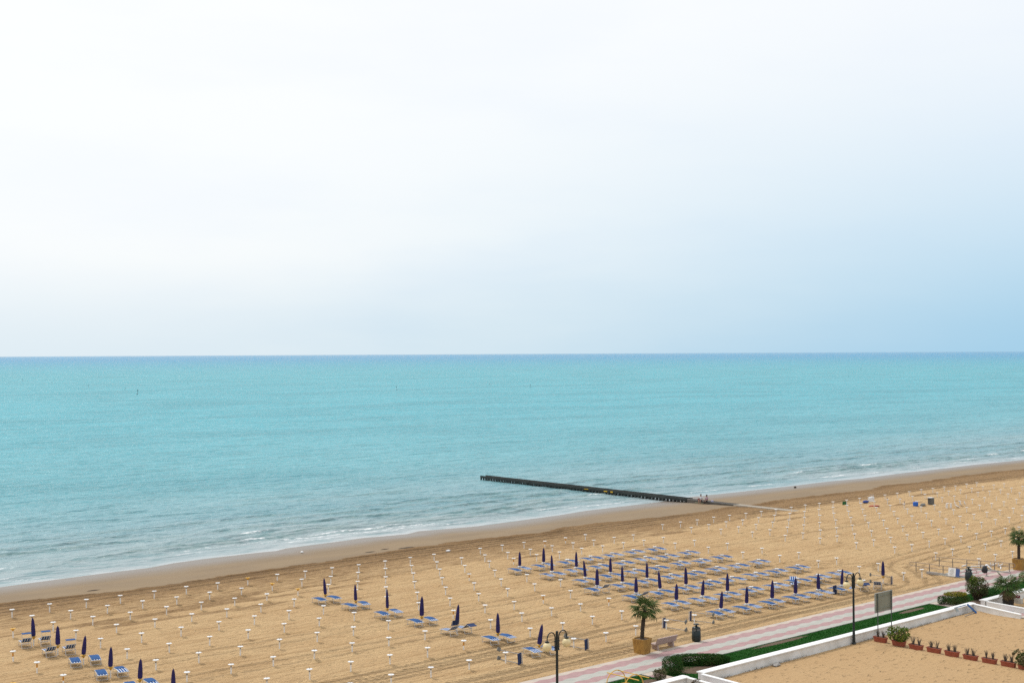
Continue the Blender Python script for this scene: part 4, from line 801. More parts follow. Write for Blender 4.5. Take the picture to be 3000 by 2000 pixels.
# ------------------------------------------------------------------ hedges and shrubs
def leaves(n, fn, size, seed, normal_up=0.3):
    r = np.random.default_rng(seed); P = fn(r, n); n = len(P)
    d = r.normal(size=(n, 3)); d[:, 2] += normal_up; d /= np.linalg.norm(d, axis=1)[:, None]
    u = np.cross(d, r.normal(size=(n, 3))); u /= np.linalg.norm(u, axis=1)[:, None]; v = np.cross(d, u)
    s = size * r.uniform(0.6, 1.3, n)[:, None]
    co = np.stack([P - u * s, P - v * s * 0.55, P + u * s, P + v * s * 0.55], 1).reshape(-1, 3)
    return co, n
def foliage(name, co, n, mt, parent):
    me = bpy.data.meshes.new(name); me.vertices.add(4 * n); me.vertices.foreach_set('co', co.astype(np.float32).ravel())
    me.loops.add(4 * n); me.loops.foreach_set('vertex_index', np.arange(4 * n, dtype=np.int32)); me.polygons.add(n); me.polygons.foreach_set('loop_start', np.arange(0, 4 * n, 4, dtype=np.int32)); me.update(calc_edges=True)
    me.materials.append(mt); o = bpy.data.objects.new(name, me); COL.objects.link(o); o.parent = parent; o['kind'] = 'stuff'; return o
def blob(rx, ry, rz, zc, boxy=2.0, hole=0.5, seed=0):
    def fn(r, n):
        p = r.normal(size=(n * 2, 3)); nr = (np.abs(p) ** boxy).sum(1) ** (1 / boxy); p = p / nr[:, None]
        q = 1 - 0.38 * r.random(n * 2) ** 1.6; p = p * q[:, None]
        lump = fbm(p[:, 0] * 2.4 + 9, p[:, 1] * 2.4 + p[:, 2] * 1.7, seed, 3); p = p * (0.86 + 0.32 * lump)[:, None]
        p = p[(lump + 0.25 * r.random(n * 2)) > 0.42 * hole + 0.12][:n]
        return p * np.array([rx, ry, rz]) + np.array([0, 0, zc])
    return fn
def leafmat(name, a, b_): return mat(name, a, 0.7, 0.3, 3.5, b_, spec=0.12)
M_HEDGE = leafmat('dark_hedge_leaf', (0.012, 0.060, 0.008), (0.034, 0.088, 0.014))
M_OLIVE = leafmat('olive_leaf', (0.048, 0.085, 0.018), (0.10, 0.11, 0.036))
M_YELTIP = leafmat('yellow_green_leaf', (0.17, 0.17, 0.018), (0.28, 0.22, 0.02))
M_BROWNLEAF = leafmat('reddish_leaf', (0.055, 0.042, 0.020), (0.085, 0.055, 0.028))
M_PALELEAF = leafmat('pale_leaf', (0.12, 0.13, 0.055), (0.16, 0.12, 0.07))
M_BRIGHT = leafmat('bright_leaf', (0.080, 0.145, 0.016), (0.15, 0.17, 0.025))
M_TWIG = mat('twig', (0.085, 0.055, 0.038), 0.9, 0.3, 20.0)
M_SPIKE = mat('grey_spiky_stem', (0.075, 0.062, 0.052), 0.85, 0.35, 20.0, (0.12, 0.10, 0.085))
def stems(t, n, h, spread, seed, mt=M_TWIG, r0_=0.012):
    r = random.Random(seed); b = MB()
    for k in range(n):
        a = r.uniform(0, 6.28); q = spread * math.sqrt(r.random()); hh = h * r.uniform(0.6, 1.0)
        b.tube([(q * 0.25 * math.cos(a), q * 0.25 * math.sin(a), -0.05), (q * 0.6 * math.cos(a), q * 0.6 * math.sin(a), hh * 0.55), (q * math.cos(a), q * math.sin(a), hh)], [r0_, r0_ * 0.7, r0_ * 0.35], 5)
    o = b.build('stem', mt, t); o['kind'] = 'stuff'
def shrub(name, label, cat, loc, rz, parts, st):
    t = thing(name, label, cat, loc, rz); stems(t, *st)
    for (n, fn, size, mt, seed) in parts:
        co, c = leaves(n, fn, size, seed); foliage('foliage', co, c, mt, t)
    return t
shrub('hedge', 'long clipped dark hedge running down beside the near tiled path', 'hedge', (65.95, 55.15, 0.02), -0.74,
      [(14000, blob(1.85, 0.48, 0.33, 0.35, 4.0, 0.05, 1), 0.036, M_HEDGE, 1), (1500, blob(1.5, 0.51, 0.33, 0.35, 4.0, 0.9, 2), 0.032, M_OLIVE, 2), (600, lambda r, n: blob(0.8, 0.52, 0.34, 0.36, 4.0, 0.9, 3)(r, n) + np.array([0.35, -0.02, 0]), 0.03, M_BROWNLEAF, 3)], (60, 0.55, 0.42, 4))
shrub('clipped_bush', 'square clipped dark green bush left of the near tiled path', 'bush', (62.75, 54.75, 0.02), -0.7,
      [(6000, blob(0.60, 0.58, 0.50, 0.54, 5.0, 0.2, 5), 0.030, M_HEDGE, 5), (900, blob(0.62, 0.60, 0.52, 0.55, 5.0, 1.0, 6), 0.028, M_OLIVE, 6)], (30, 0.8, 0.5, 5))
shrub('small_shrub', 'small pale loose shrub in front of the square clipped bush', 'shrub', (60.9, 54.15, 0.02), 0,
      [(900, blob(0.42, 0.42, 0.36, 0.42, 2.2, 0.8, 7), 0.035, M_PALELEAF, 7), (500, blob(0.36, 0.36, 0.34, 0.36, 2.2, 0.9, 8), 0.034, M_BROWNLEAF, 8)], (26, 0.6, 0.35, 6))
shrub('dry_shrub', 'dry brown shrub behind the white wall stub at the bottom', 'shrub', (60.9, 51.2, 0.0), 0, [(700, blob(0.4, 0.3, 0.3, 0.34, 2.2, 0.9, 9), 0.035, M_BROWNLEAF, 9)], (26, 0.5, 0.4, 7))
shrub('clipped_bush', 'yellow-tipped clipped bush at the end of the lawn', 'bush', (96.1, 54.35, 0.02), -0.6,
      [(4500, blob(0.95, 0.62, 0.42, 0.46, 4.0, 0.3, 10), 0.034, M_OLIVE, 10), (1500, blob(0.9, 0.6, 0.40, 0.44, 4.0, 0.6, 13), 0.03, M_HEDGE, 13), (2200, lambda r, n: blob(0.90, 0.58, 0.14, 0.86, 3.0, 0.3, 11)(r, n), 0.034, M_YELTIP, 11)], (40, 0.6, 0.45, 8))
shrub('small_shrub', 'small round dark bush left of the yellow-tipped bush', 'shrub', (95.35, 55.15, 0.02), 0, [(1100, blob(0.34, 0.34, 0.36, 0.36, 2.2, 0.3, 12), 0.035, M_HEDGE, 12)], (12, 0.5, 0.2, 9))
shrub('oleander', 'tall open oleander shrub left of the black palm tub', 'shrub', (99.35, 54.3, 0.02), 0,
      [(1700, blob(1.0, 0.9, 0.72, 1.12, 2.0, 1.0, 14), 0.060, M_OLIVE, 14), (1100, blob(0.85, 0.8, 0.60, 0.80, 2.0, 0.9, 15), 0.055, M_BROWNLEAF, 15), (500, lambda r, n: blob(0.3, 0.3, 0.42, 1.55, 2.0, 0.8, 16)(r, n) + np.array([-0.35, 0.1, 0]), 0.06, M_BRIGHT, 16)], (70, 1.7, 1.0, 10, M_TWIG, 0.014))
shrub('low_hedge', 'low dark hedge behind the oleander beside the lawn', 'hedge', (101.2, 54.5, 0.02), -0.1, [(2600, blob(1.5, 0.5, 0.3, 0.34, 3.5, 0.5, 17), 0.04, M_HEDGE, 17)], (30, 0.5, 0.4, 11))
shrub('bright_bush', 'bright green bush cut by the right edge of the photo', 'bush', (109.9, 55.6, 0.02), 0, [(1500, blob(0.55, 0.5, 0.45, 0.5, 2.2, 0.4, 18), 0.04, M_BRIGHT, 18)], (16, 0.7, 0.3, 12))

# ------------------------------------------------------------------ row of terracotta planter boxes across the sand lot
PL = [(80.15, 51.0), (79.95, 49.45), (79.85, 48.08), (79.8, 46.73), (79.68, 45.36), (79.65, 44.03), (79.58, 42.68), (79.58, 41.40), (79.5, 40.2)]
PDESC = ['against the white wall by the notice board legs', 'holding a leafy green bush', 'with two dry spiky tufts, next to the leafy one', 'with two dry spiky tufts, fourth from the wall', 'with two dry spiky tufts, fifth from the wall', 'with two dry spiky tufts, sixth from the wall', 'with two dry spiky tufts, seventh from the wall', 'with two dry spiky tufts, eighth from the wall', 'holding a yellow-green bush at the right edge']
for i, ((x, y), dsc) in enumerate(zip(PL, PDESC)):
    z0 = 0.09 + 0.02 * math.sin(i * 2.1)
    t = thing('planter_box', 'terracotta planter box ' + dsc, 'planter', (x, y, z0), random.uniform(-0.06, 0.06), 'terracotta planter boxes in a row')
    lx, ly, h = 0.34, 0.92, 0.27
    def taper(zb, zt, ob, ot): return [(sx * (lx / 2 + (ob if zz1 == zb else ot)), sy * (ly / 2 + (ob if zz1 == zb else ot)), zz1) for zz1 in (zb, zt) for sx, sy in ((-1, -1), (1, -1), (1, 1), (-1, 1))]
    FQ = [(3, 2, 1, 0), (4, 5, 6, 7), (0, 1, 5, 4), (1, 2, 6, 5), (2, 3, 7, 6), (3, 0, 4, 7)]
    MB().add(taper(-0.08, h - 0.05, -0.045, 0.0), FQ).build('box', M_TERRA, t)
    bb = MB()
    for c, d in (((lx / 2 + 0.01, 0, h - 0.02), (0.035, ly + 0.05, 0.05)), ((-lx / 2 - 0.01, 0, h - 0.02), (0.035, ly + 0.05, 0.05)), ((0, ly / 2 + 0.01, h - 0.02), (lx - 0.02, 0.035, 0.05)), ((0, -ly / 2 - 0.01, h - 0.02), (lx - 0.02, 0.035, 0.05))): bb.box(c, d)
    bb.build('rim', M_TERRA, t)
    MB().box((0, 0, h - 0.035), (lx - 0.03, ly - 0.03, 0.025)).build('soil', M_SOIL, t)
    if i in (1, 8):
        bm_ = thing('leafy_bush', 'leafy green bush growing in the second planter box from the wall' if i == 1 else 'yellow-green bush growing in the last planter box', 'bush', (x, y, z0 + h - 0.02))
        stems(bm_, 20, 0.7, 0.45, 20 + i)
        co, c = leaves(900, blob(0.66, 0.82, 0.54, 0.50, 2.0, 1.25, 30 + i), 0.085, 30 + i); foliage('foliage', co, c, M_BRIGHT if i == 1 else M_PALELEAF, bm_)
        co, c = leaves(500, blob(0.5, 0.6, 0.4, 0.38, 2.0, 1.0, 40 + i), 0.07, 40 + i); foliage('foliage', co, c, M_OLIVE, bm_)
    else:
        for s in (-1, 1):
            tf = thing('dry_plant', 'dry grey spiky plant at the %s end of the planter box %s' % ('wall' if s > 0 else 'far', ('by the notice board' if i == 0 else ORD[i + 1] + ' from the wall')), 'plant', (x, y + s * 0.21, z0 + h - 0.03), 0, 'dry spiky plants in the planter boxes')
            r = random.Random(i * 7 + s); bb = MB()
            for k in range(22):
                a = r.uniform(0, 6.28); q = r.uniform(0.04, 0.24); hh = r.uniform(0.30, 0.54)
                bb.tube([(q * 0.25 * math.cos(a), q * 0.25 * math.sin(a), 0), (q * 0.55 * math.cos(a), q * 0.55 * math.sin(a), hh * 0.6), (q * math.cos(a), q * math.sin(a), hh)], [0.013, 0.010, 0.004], 4)
            bb.build('stem', M_SPIKE, tf)['kind'] = 'stuff'
t = thing('concrete_planter', 'round white concrete planter with red plant behind the black tub', 'planter', (100.1, 51.25, 0.0))
MB().lathe([(0.36, 0.0), (0.40, 0.05), (0.40, 0.48), (0.36, 0.50), (0.34, 0.46)], 12).build('bowl', mat('pale_concrete', (0.52, 0.50, 0.45), 0.85, 0.15, 5), t)
MB().lathe([(0.34, 0.44), (0.15, 0.47)], 12).build('soil', M_SOIL, t)
tt = thing('red_plant', 'small dark red plant in the round white planter', 'plant', (100.1, 51.25, 0.46))
co, c = leaves(160, blob(0.20, 0.20, 0.14, 0.10, 2, 0.6, 50), 0.05, 50); foliage('foliage', co, c, leafmat('red_leaf', (0.16, 0.02, 0.025), (0.22, 0.05, 0.05)), tt)

# weeds along the foot of the long wall
r = np.random.default_rng(5); bb = MB()
for k in range(900):
    x = float(r.uniform(58, 95)); 
    if 61 < x < 62.5: continue
    if n1(np.array(x * 0.9), 3) < 0.3: continue
    y = 52.03 - abs(float(r.normal())) * 0.10; a = float(r.uniform(0, 6.28)); hh = float(r.uniform(0.04, 0.15)); z = 0.02
    bb.add([(x - 0.014, y, z), (x + 0.014, y, z), (x + 0.06 * math.cos(a), y + 0.05 * math.sin(a), z + hh)], [(0, 1, 2)])
tag(bb.build('weeds', leafmat('weed', (0.05, 0.045, 0.02), (0.09, 0.065, 0.035))), 'dry weeds along the foot of the long white wall', 'weeds', kind='stuff')
st_ = MB().lathe([(0.10, 0.0), (0.20, 0.03), (0.22, 0.09), (0.12, 0.16)], 9, star=lambda k, i: 1 + 0.25 * math.sin(k * 2.3 + i)).build('grey_stone', M_CONC); st_.location = (69.2, 51.65, 0); st_.scale = (1.4, 0.8, 1)
tag(st_, 'grey stone lying at the foot of the long white wall', 'stone')

# ------------------------------------------------------------------ yellow canopy frame at the bottom edge
t = thing('canopy_frame', 'yellow tubular canopy frame with two hoops at the bottom edge', 'frame', (54.35, 51.0, 0))
for y in (0.62, -0.75):
    pts = [(-0.78, y, 0.0), (-0.78, y, 1.35)] + [(-0.78 * math.cos(k * PI / 12), y, 1.42 + 0.76 * math.sin(k * PI / 12)) for k in range(13)] + [(0.78, y, 1.35), (0.78, y, 0.0)]
    MB().tube(pts, 0.028, 8).build('hoop', M_CANARY, t)
MB().tube([(-0.42, 0.9, 2.06), (-0.42, -1.5, 2.06)], 0.03, 8).build('ridge_tube', M_CANARY, t)
MB().tube([(0.42, 0.9, 2.06), (0.42, -1.5, 2.06)], 0.024, 8).build('ridge_tube', M_CANARY, t)
for y in (0.62, -0.75): MB().tube([(-0.78, y, 1.36), (0.78, y, 1.36)], 0.022, 8).build('cross_tube', M_CANARY, t)
for x in (-0.78, 0.78): MB().tube([(x, 0.62, 1.36), (x, -0.75, 1.36)], 0.022, 8).build('side_tube', M_CANARY, t)

# ------------------------------------------------------------------ broken lounger frame leaning on the wall
t = thing('tipped_lounger_frame', 'blue lounger frame leaning on the end of the long white wall', 'lounger frame', (92.6, 51.85, 0.1))
MB().tube([(-0.95, 0.1, 0.60), (0.75, 0.08, 0.62)], 0.03, 6).build('rail', M_BLUE, t)
MB().tube([(-0.6, -0.55, 0.03), (1.15, -0.45, 0.04)], 0.024, 6).build('rail', M_GREYMET, t)
a, c = Vector((0.78, 0.02, 0.66)), Vector((1.22, -0.50, 0.0)); s_ = Vector((0.16, 0.06, 0.02))
n_ = (c - a).cross(s_).normalized() * 0.03
v = [a - s_, a + s_, c + s_, c - s_]; v += [q + n_ for q in v]
MB().add(v, [(0, 1, 2, 3), (7, 6, 5, 4), (0, 4, 5, 1), (1, 5, 6, 2), (2, 6, 7, 3), (3, 7, 4, 0)]).build('canvas_panel', M_BLUE, t)
MB().box((-1.0, -0.12, 0.52), (0.34, 0.04, 0.36), rx=-0.5).build('leg_flap', M_BOARDFR, t)

# ------------------------------------------------------------------ beach ramp with handrails
rp = tag(MB().box((110.75, 61.1, -0.04), (5.6, 3.0, 0.17)).build('ramp', M_GREYPAVE), kind='structure')
for k in range(3):
    y0 = 59.7 + k * 0.95; n = 40; v = []
    for i in range(n + 1):
        x = 108.1 + 5.3 * i / n; v += [(x, y0 + 0.12 * math.sin(x * 4.4), 0.052), (x, y0 + 0.58 + 0.12 * math.sin(x * 4.4), 0.052)]
    MB().add(v, [(2 * i, 2 * i + 2, 2 * i + 3, 2 * i + 1) for i in range(n)]).build('paving_band', M_PINKPAVE, rp)
def handrail(label, x0, xs_, ys_, y_top, y_bot, kerb):
    t = thing('handrail', label, 'handrail', (x0, 62.4, 0.0)); dy = -62.4
    for x, y in zip(xs_, ys_):
        MB().tube([(x - x0, y + dy, 0), (x - x0, y + dy, 0.80)], 0.036, 8).build('post', M_RAILPOST, t)
    e0, e1 = y_top + dy, y_bot + dy
    xa, xb = xs_[0] - x0, xs_[-1] - x0
    def loop_(s, y, x): return [(x, y + s * 0.26 * math.sin(a), 0.665 - 0.165 * -math.cos(a) * -1 if False else 0.665 + 0.165 * math.cos(a)) for a in [k * PI / 8 for k in range(9)]]
    pts = [(xa, e0, 0.83), (xb, e1, 0.83)] + loop_(-1, e1, xb)[1:] + [(xa, e0, 0.50)] + list(reversed(loop_(1, e0, xa)))[1:]
    MB().tube(pts, 0.026, 8, False).build('rail', M_RAIL, t)
    for a, b_ in kerb: MB().box((0.0, (a + b_) / 2 + dy, 0.05), (0.22, b_ - a, 0.20)).build('kerb', M_CONC, t)
handrail('nearer of the two handrails beside the beach ramp', 108.2, [108.2] * 5, [65.1, 63.75, 62.4, 61.05, 59.75], 65.5, 59.4, [(58.9, 64.0)])
handrail('farther of the two handrails beside the beach ramp', 113.1, [112.3, 112.5, 112.9, 113.3, 113.5, 113.9], [65.15, 63.9, 62.7, 61.55, 60.3, 59.1], 65.6, 58.8, [(58.6, 62.0)])
t = thing('leaning_sign', 'white and blue sign panel leaning on the nearer handrail', 'sign', (107.75, 61.05, 0.10), 0.0)
R1 = 0.18
MB().box((0.0, 0.22, 0.36), (0.035, 0.72, 0.72), ry=R1).build('white_panel', M_TRAY, t)
MB().box((0.0, -0.33, 0.36), (0.037, 0.36, 0.72), ry=R1).build('blue_panel', mat('sign_blue', (0.055, 0.10, 0.27), 0.5, 0.15, 3), t)
MB().box((-0.02, -0.35, 0.22), (0.03, 0.14, 0.12), ry=R1).build('white_mark', M_TRAY, t)
M_SCRIB = mat('faded_grey_print', (0.42, 0.43, 0.42), 0.6, 0.2, 8)
for k in range(6): MB().box((-0.020 - 0.18 * (0.36 - (0.16 + 0.09 * k)) * -1 * 0.0 + math.sin(R1) * ((0.14 + 0.09 * k) - 0.36), 0.22 + 0.05 * math.sin(k * 2.2), 0.14 + 0.09 * k), (0.012, 0.42 - 0.07 * (k % 3), 0.035), ry=R1).build('print_line', M_SCRIB, t)
bgst = thing('bag_stand', 'grey bag stand with a white ring top beside the ramp', 'stand', (110.25, 59.32, 0.05))
MB().tube([(0, 0, 0), (0, 0, 0.92)], 0.032, 8).build('post', M_RAILPOST, bgst); MB().lathe([(0.12, 0.90), (0.16, 0.93), (0.15, 0.99), (0.06, 1.05), (0.02, 1.06)], 12).build('cap', M_TRAY, bgst)
MB().lathe([(0.16, 0.0), (0.16, 0.03), (0.05, 0.05)], 12).build('foot', M_CONC, bgst)
bg = MB().lathe([(0.04, 0.0), (0.20, 0.08), (0.27, 0.24), (0.25, 0.42), (0.15, 0.60), (0.11, 0.66), (0.02, 0.66)], 14, star=lambda k, i: 1 + 0.09 * math.sin(k * 2.4 + i * 1.3)).build('rubbish_bag', M_BLACK, smooth=True)
bg.location = (110.08, 59.42, 0.30); tag(bg, 'full black rubbish bag hanging from the grey stand', 'bag')
# white beach gear dumped behind the far handrail
for i, (x, y, rz, ln) in enumerate(((114.6, 62.6, -0.55, 1.3), (115.2, 60.6, 0.5, 1.5), (114.0, 63.6, 0.1, 1.0))):
    o = MB().tube([(-ln / 2, 0, 0.06), (ln / 2, 0, 0.06)], 0.055, 10).build('white_pipe', M_TRAY); o.location = (x, y, 0.0); o.rotation_euler.z = rz
    tag(o, 'white plastic pipe lying %s behind the farther handrail' % ('nearest the middle', 'closest to the palm tub', 'farthest from the palm tub')[i], 'pipe', 'white pipes lying on the sand')
t = thing('folded_rack', 'white folded tubular rack lying beside the right palm tub', 'rack', (116.4, 61.6, 0.0), 0.2)
for s in (-1, 1):
    MB().tube([(-0.8, s * 0.3, 0.08), (0.8, s * 0.3, 0.12)], 0.04, 8).build('rail', M_TRAY, t)
    MB().lathe([(0.16, -0.02), (0.20, 0.0), (0.16, 0.02)], 14).build('wheel', M_TRAY, t).matrix_local = Matrix.Translation((-0.75, s * 0.36, 0.2)) @ Matrix.Rotation(PI / 2, 4, 'X')
MB().tube([(-0.5, -0.3, 0.10), (-0.45, -0.2, 0.42), (-0.45, 0.2, 0.42), (-0.5, 0.3, 0.10)], 0.025, 8).build('hoop', M_TRAY, t)
t = thing('spare_tray_pile', 'small heap of broken white trays behind the farther handrail', 'heap', (114.3, 61.2, 0.0), 0.4)
for k in range(3): MB().lathe([(0.04, 0.0), (0.12, 0.04), (0.21, 0.07), (0.20, 0.085), (0.03, 0.09)], 14).build('tray', M_TRAY, t).matrix_local = Matrix.Translation((0.22 * k - 0.2, 0.1 * k, 0.10 + 0.05 * k)) @ Matrix.Rotation(0.7 + 0.5 * k, 4, 'X')

# ------------------------------------------------------------------ things left on the far sand
def gz(x, y): return float(ground_z(np.array(x), np.array(y)))
t = thing('plastic_crate', 'small green plastic crate on the sand near the wet strip', 'crate', (148.8, 99.9, 0.0), 0.5); t.scale = (0.75, 0.75, 0.75)
M_G = mat('green_plastic', (0.012, 0.12, 0.035), 0.5, 0.15, 4)
for c, d in (((0, 0, 0.03), (1.0, 0.7, 0.06)), ): MB().box(c, d).build('base', M_G, t)
for c, d in (((0.48, 0, 0.29), (0.04, 0.70, 0.46)), ((-0.48, 0, 0.29), (0.04, 0.70, 0.46)), ((0, 0.33, 0.29), (0.92, 0.04, 0.46)), ((0, -0.33, 0.29), (0.92, 0.04, 0.46))): MB().box(c, d).build('side', M_G, t)
o = MB().lathe([(0.25, 0.0), (0.48, 0.08), (0.55, 0.22), (0.40, 0.42), (0.12, 0.5)], 14, star=lambda k, i: 1 + 0.16 * math.sin(k * 1.9 + i)).build('blue_bundle', mat('blue_tarpaulin', (0.015, 0.05, 0.24), 0.6, 0.3, 3)); o.location = (152.6, 99.2, 0); o.scale = (1.0, 0.6, 0.7); tag(o, 'crumpled blue tarpaulin bundle on the far sand', 'bundle')
t = thing('white_crate', 'white box crate standing by a far umbrella post', 'crate', (154.5, 99.6, 0.0), 0.3)
MB().box((0, 0, 0.26), (0.9, 0.62, 0.50)).build('box', M_TRAY, t); MB().box((0, 0, 0.525), (0.96, 0.68, 0.03)).build('lid', M_TRAY, t); MB().tube([(0.4, 0.25, 0.54), (0.4, 0.25, 0.85), (0.4, -0.25, 0.85), (0.4, -0.25, 0.54)], 0.02, 6).build('handle', M_FRAME, t)
o = MB().lathe([(0.05, 0.0), (0.32, 0.04), (0.36, 0.10), (0.25, 0.15), (0.04, 0.17)], 14).build('red_float', mat('red_plastic', (0.40, 0.012, 0.015), 0.4, 0.2, 3)); o.scale = (2.2, 0.7, 1.0); o.rotation_euler.z = -0.6; o.location = (149.8, 96.1, 0); tag(o, 'flat red plastic float lying on the far sand', 'float')
for i, (x, y, lab) in enumerate(((154.6, 97.2, 'small framed plate tilted on a post, left one of two'), (152.2, 93.2, 'small framed plate tilted on a post, right one of two'))):
    t = thing('framed_plate', lab, 'plate', (x, y, 0.0), 0.6, 'small framed plates tilted on posts')
    MB().box((0, 0.0, 0.38), (0.44, 0.05, 0.62), ry=0.45).build('frame', mat('dark_plate_frame', (0.06, 0.03, 0.05), 0.5, 0.2, 5), t); MB().box((0, -0.01, 0.38), (0.24, 0.06, 0.40), ry=0.45).build('plate', M_TRAY, t)
o = MB().lathe([(0.30, -0.02), (0.34, 0.2), (0.33, 0.5), (0.28, 0.52)], 14).build('blue_bucket', mat('bright_blue_plastic', (0.02, 0.13, 0.55), 0.45, 0.15, 3)); o.location = (153.9, 92.6, 0.02); tag(o, 'bright blue tub beside a grey bundle on the far sand', 'tub')
o = MB().lathe([(0.1, 0.0), (0.38, 0.06), (0.42, 0.2), (0.2, 0.36), (0.05, 0.38)], 12, star=lambda k, i: 1 + 0.2 * math.sin(k * 2.1 + i)).build('grey_bundle', M_GREYPLATE); o.location = (154.5, 91.9, 0); o.scale = (1.3, 0.7, 1); tag(o, 'grey cloth bundle beside the bright blue tub', 'bundle')
t = thing('slatted_cabinet', 'grey slatted cabinet under a white tray on the far sand', 'cabinet', (157.0, 92.2, 0.0), -0.35); t.scale = (0.8, 0.8, 0.86)
MB().box((0, 0, 0.52), (0.80, 0.62, 1.0)).build('body', mat('dark_grey_slats', (0.085, 0.085, 0.08), 0.7, 0.3, 4), t); MB().box((-0.1, 0, 1.05), (0.9, 0.7, 0.06)).build('top', M_TRAY, t)
for k in range(7): MB().box((0, -0.325, 0.12 + k * 0.135), (0.74, 0.03, 0.09)).build('slat', M_GREYPLATE, t)
for i, (x, y, ln) in enumerate(((154.8, 88.7, 0.5), (155.3, 88.4, 0.6))):
    o = MB().tube([(0, 0, 0), (0, 0, ln)], 0.11, 12).build('white_canister', M_TRAY); o.location = (x, y, 0); tag(o, 'white upright canister, %s one of two by a far post' % ('left', 'right')[i], 'canister', 'white upright canisters')
for i, (x, y, rx) in enumerate(((156.1, 88.0, 0.5), (157.3, 89.0, 1.2), (157.9, 88.6, 1.25), (158.3, 88.2, 1.15))):
    o = MB().lathe([(0.05, 0.0), (0.25, 0.06), (0.36, 0.11), (0.34, 0.13), (0.04, 0.14)], 18).build('spare_tray', M_TRAY); o.location = (x, y, 0.12 if i == 0 else 0.32); o.rotation_euler = (rx, 0, 0.6); tag(o, 'spare white round tray %s' % ('lying beside the two canisters', 'leaning left in a cluster of three', 'leaning in the middle of a cluster of three', 'leaning right in a cluster of three')[i], 'tray', 'spare white trays on the far sand')
o = MB().lathe([(0.06, 0.0), (0.13, 0.05), (0.10, 0.14), (0.03, 0.2)], 9, star=lambda k, i: 1 + 0.2 * math.sin(k * 2.7 + i)).build('driftwood', M_TRUNK); o.location = (166.0, 120.2, gz(166, 120.2)); o.scale = (2.6, 0.9, 1.3); tag(o, 'small dark lump of driftwood on the wet sand', 'driftwood')
o = MB().box((0, 0, 0.06), (0.55, 0.3, 0.12)).build('foam_block', M_TRAY); o.location = (85.6, 104.7, gz(85.6, 104.7)); o.rotation_euler.z = 0.5; tag(o, 'white foam block lying on the dark damp sand', 'foam block')
o = MB().lathe([(0.05, 0.0), (0.16, 0.05), (0.16, 0.12), (0.06, 0.18)], 10).build('white_float', M_TRAY); o.location = (75.6, 116.3, gz(75.6, 116.3)); tag(o, 'small white float washed up on the smooth damp sand', 'float')
for i, (x, y, s) in enumerate(((80.2, 110.7, 1.0), (84.6, 110.4, 1.5), (82.5, 111.3, 0.8), (49.8, 109.2, 0.9))):
    o = MB().lathe([(0.1, -0.02), (0.3, 0.02), (0.22, 0.07), (0.06, 0.09)], 10, star=lambda k, i: 1 + 0.35 * math.sin(k * 2.3 + i * 2)).build('seaweed_clump', M_TRUNK); o.location = (x, y, gz(x, y)); o.scale = (1.9 * s, 0.5 * s, 0.6); tag(o, 'dark clump of seaweed on the damp sand strip %s' % ('left of the widest clump', 'widest of four', 'smallest of four, nearest the water', 'farthest left of four')[i], 'seaweed', 'seaweed clumps on the damp sand')

# ------------------------------------------------------------------ marker buoys out on the water
BU = [(389.9, 1002.4), (440.9, 1103.3), (406.0, 960.2), (377.2, 833.7), (361.2, 748.1), (324.1, 656.8), (463.6, 860.3), (772.3, 1032.7), (463.8, 613.4), (832.4, 895.6), (566.8, 649.4), (553.0, 595.7), (1305.4, 899.5), (1321.8, 864.3), (972.8, 598.6), (1128.8, 690.9), (925.6, 616.9)]
BU.sort(key=lambda q: (Vector((q[0], q[1], 0)) @ r0) / (Vector((q[0], q[1], 0)) @ fh)); buoy0 = None
for i, (x, y) in enumerate(BU):
    lab = 'dark marker buoy with thin pole, %s from left on the open sea' % ordw(i + 1)
    if buoy0 is None:
        buoy0 = thing('marker_buoy', lab, 'buoy', (0, 0, 0), 0, 'marker buoys on the open sea')
        MB().lathe([(0.1, -0.3), (0.34, -0.1), (0.36, 0.12), (0.1, 0.34)], 12).build('float', M_BLACK, buoy0); MB().tube([(0, 0, 0.2), (0.12, 0, 1.9)], 0.05, 6).build('pole', M_BLACK, buoy0)
        MB().lathe([(0.05, 1.75), (0.24, 1.9), (0.24, 2.2), (0.05, 2.35)], 10, (0.12, 0, 0)).build('topmark', M_BLACK, buoy0); o = buoy0
    else: o = dup(buoy0, (0, 0, 0), 0, lab)
    o.location = (x, y, SEA); o.rotation_euler = (random.uniform(-0.3, 0.3), random.uniform(-0.35, 0.35), random.uniform(0, 6)); s = (0.55, 0.8, 0.6, 0.7, 0.6, 1.1, 0.6, 0.6, 0.9)[i % 9]; o.scale = (s, s, s)

# ------------------------------------------------------------------ two people sitting on the edge of the pier
def skin_obj(name, verts, edges, radii, mt, parent, root=0, sub=1):
    me = bpy.data.meshes.new(name); me.from_pydata([tuple(v) for v in verts], edges, []); o = bpy.data.objects.new(name, me); COL.objects.link(o)
    sk = o.modifiers.new('skin', 'SKIN'); ly = me.skin_vertices[0] if me.skin_vertices else None
    if ly is None:
        bm = bmesh.new(); bm.from_mesh(me); bm.verts.layers.skin.verify(); bm.to_mesh(me); bm.free(); ly = me.skin_vertices[0]
    for i, r_ in enumerate(radii): ly.data[i].radius = r_ if isinstance(r_, tuple) else (r_, r_); ly.data[i].use_root = (i == root)
    o.modifiers.new('sub', 'SUBSURF').levels = sub; o.modifiers['sub'].render_levels = sub
    bpy.context.view_layer.update(); dg = bpy.context.evaluated_depsgraph_get()
    m2 = bpy.data.meshes.new_from_object(o.evaluated_get(dg)); o.modifiers.clear(); o.data = m2; m2.name = name; m2.materials.clear(); m2.materials.append(mt)
    m2.polygons.foreach_set('use_smooth', [True] * len(m2.polygons)); o.parent = parent; return o
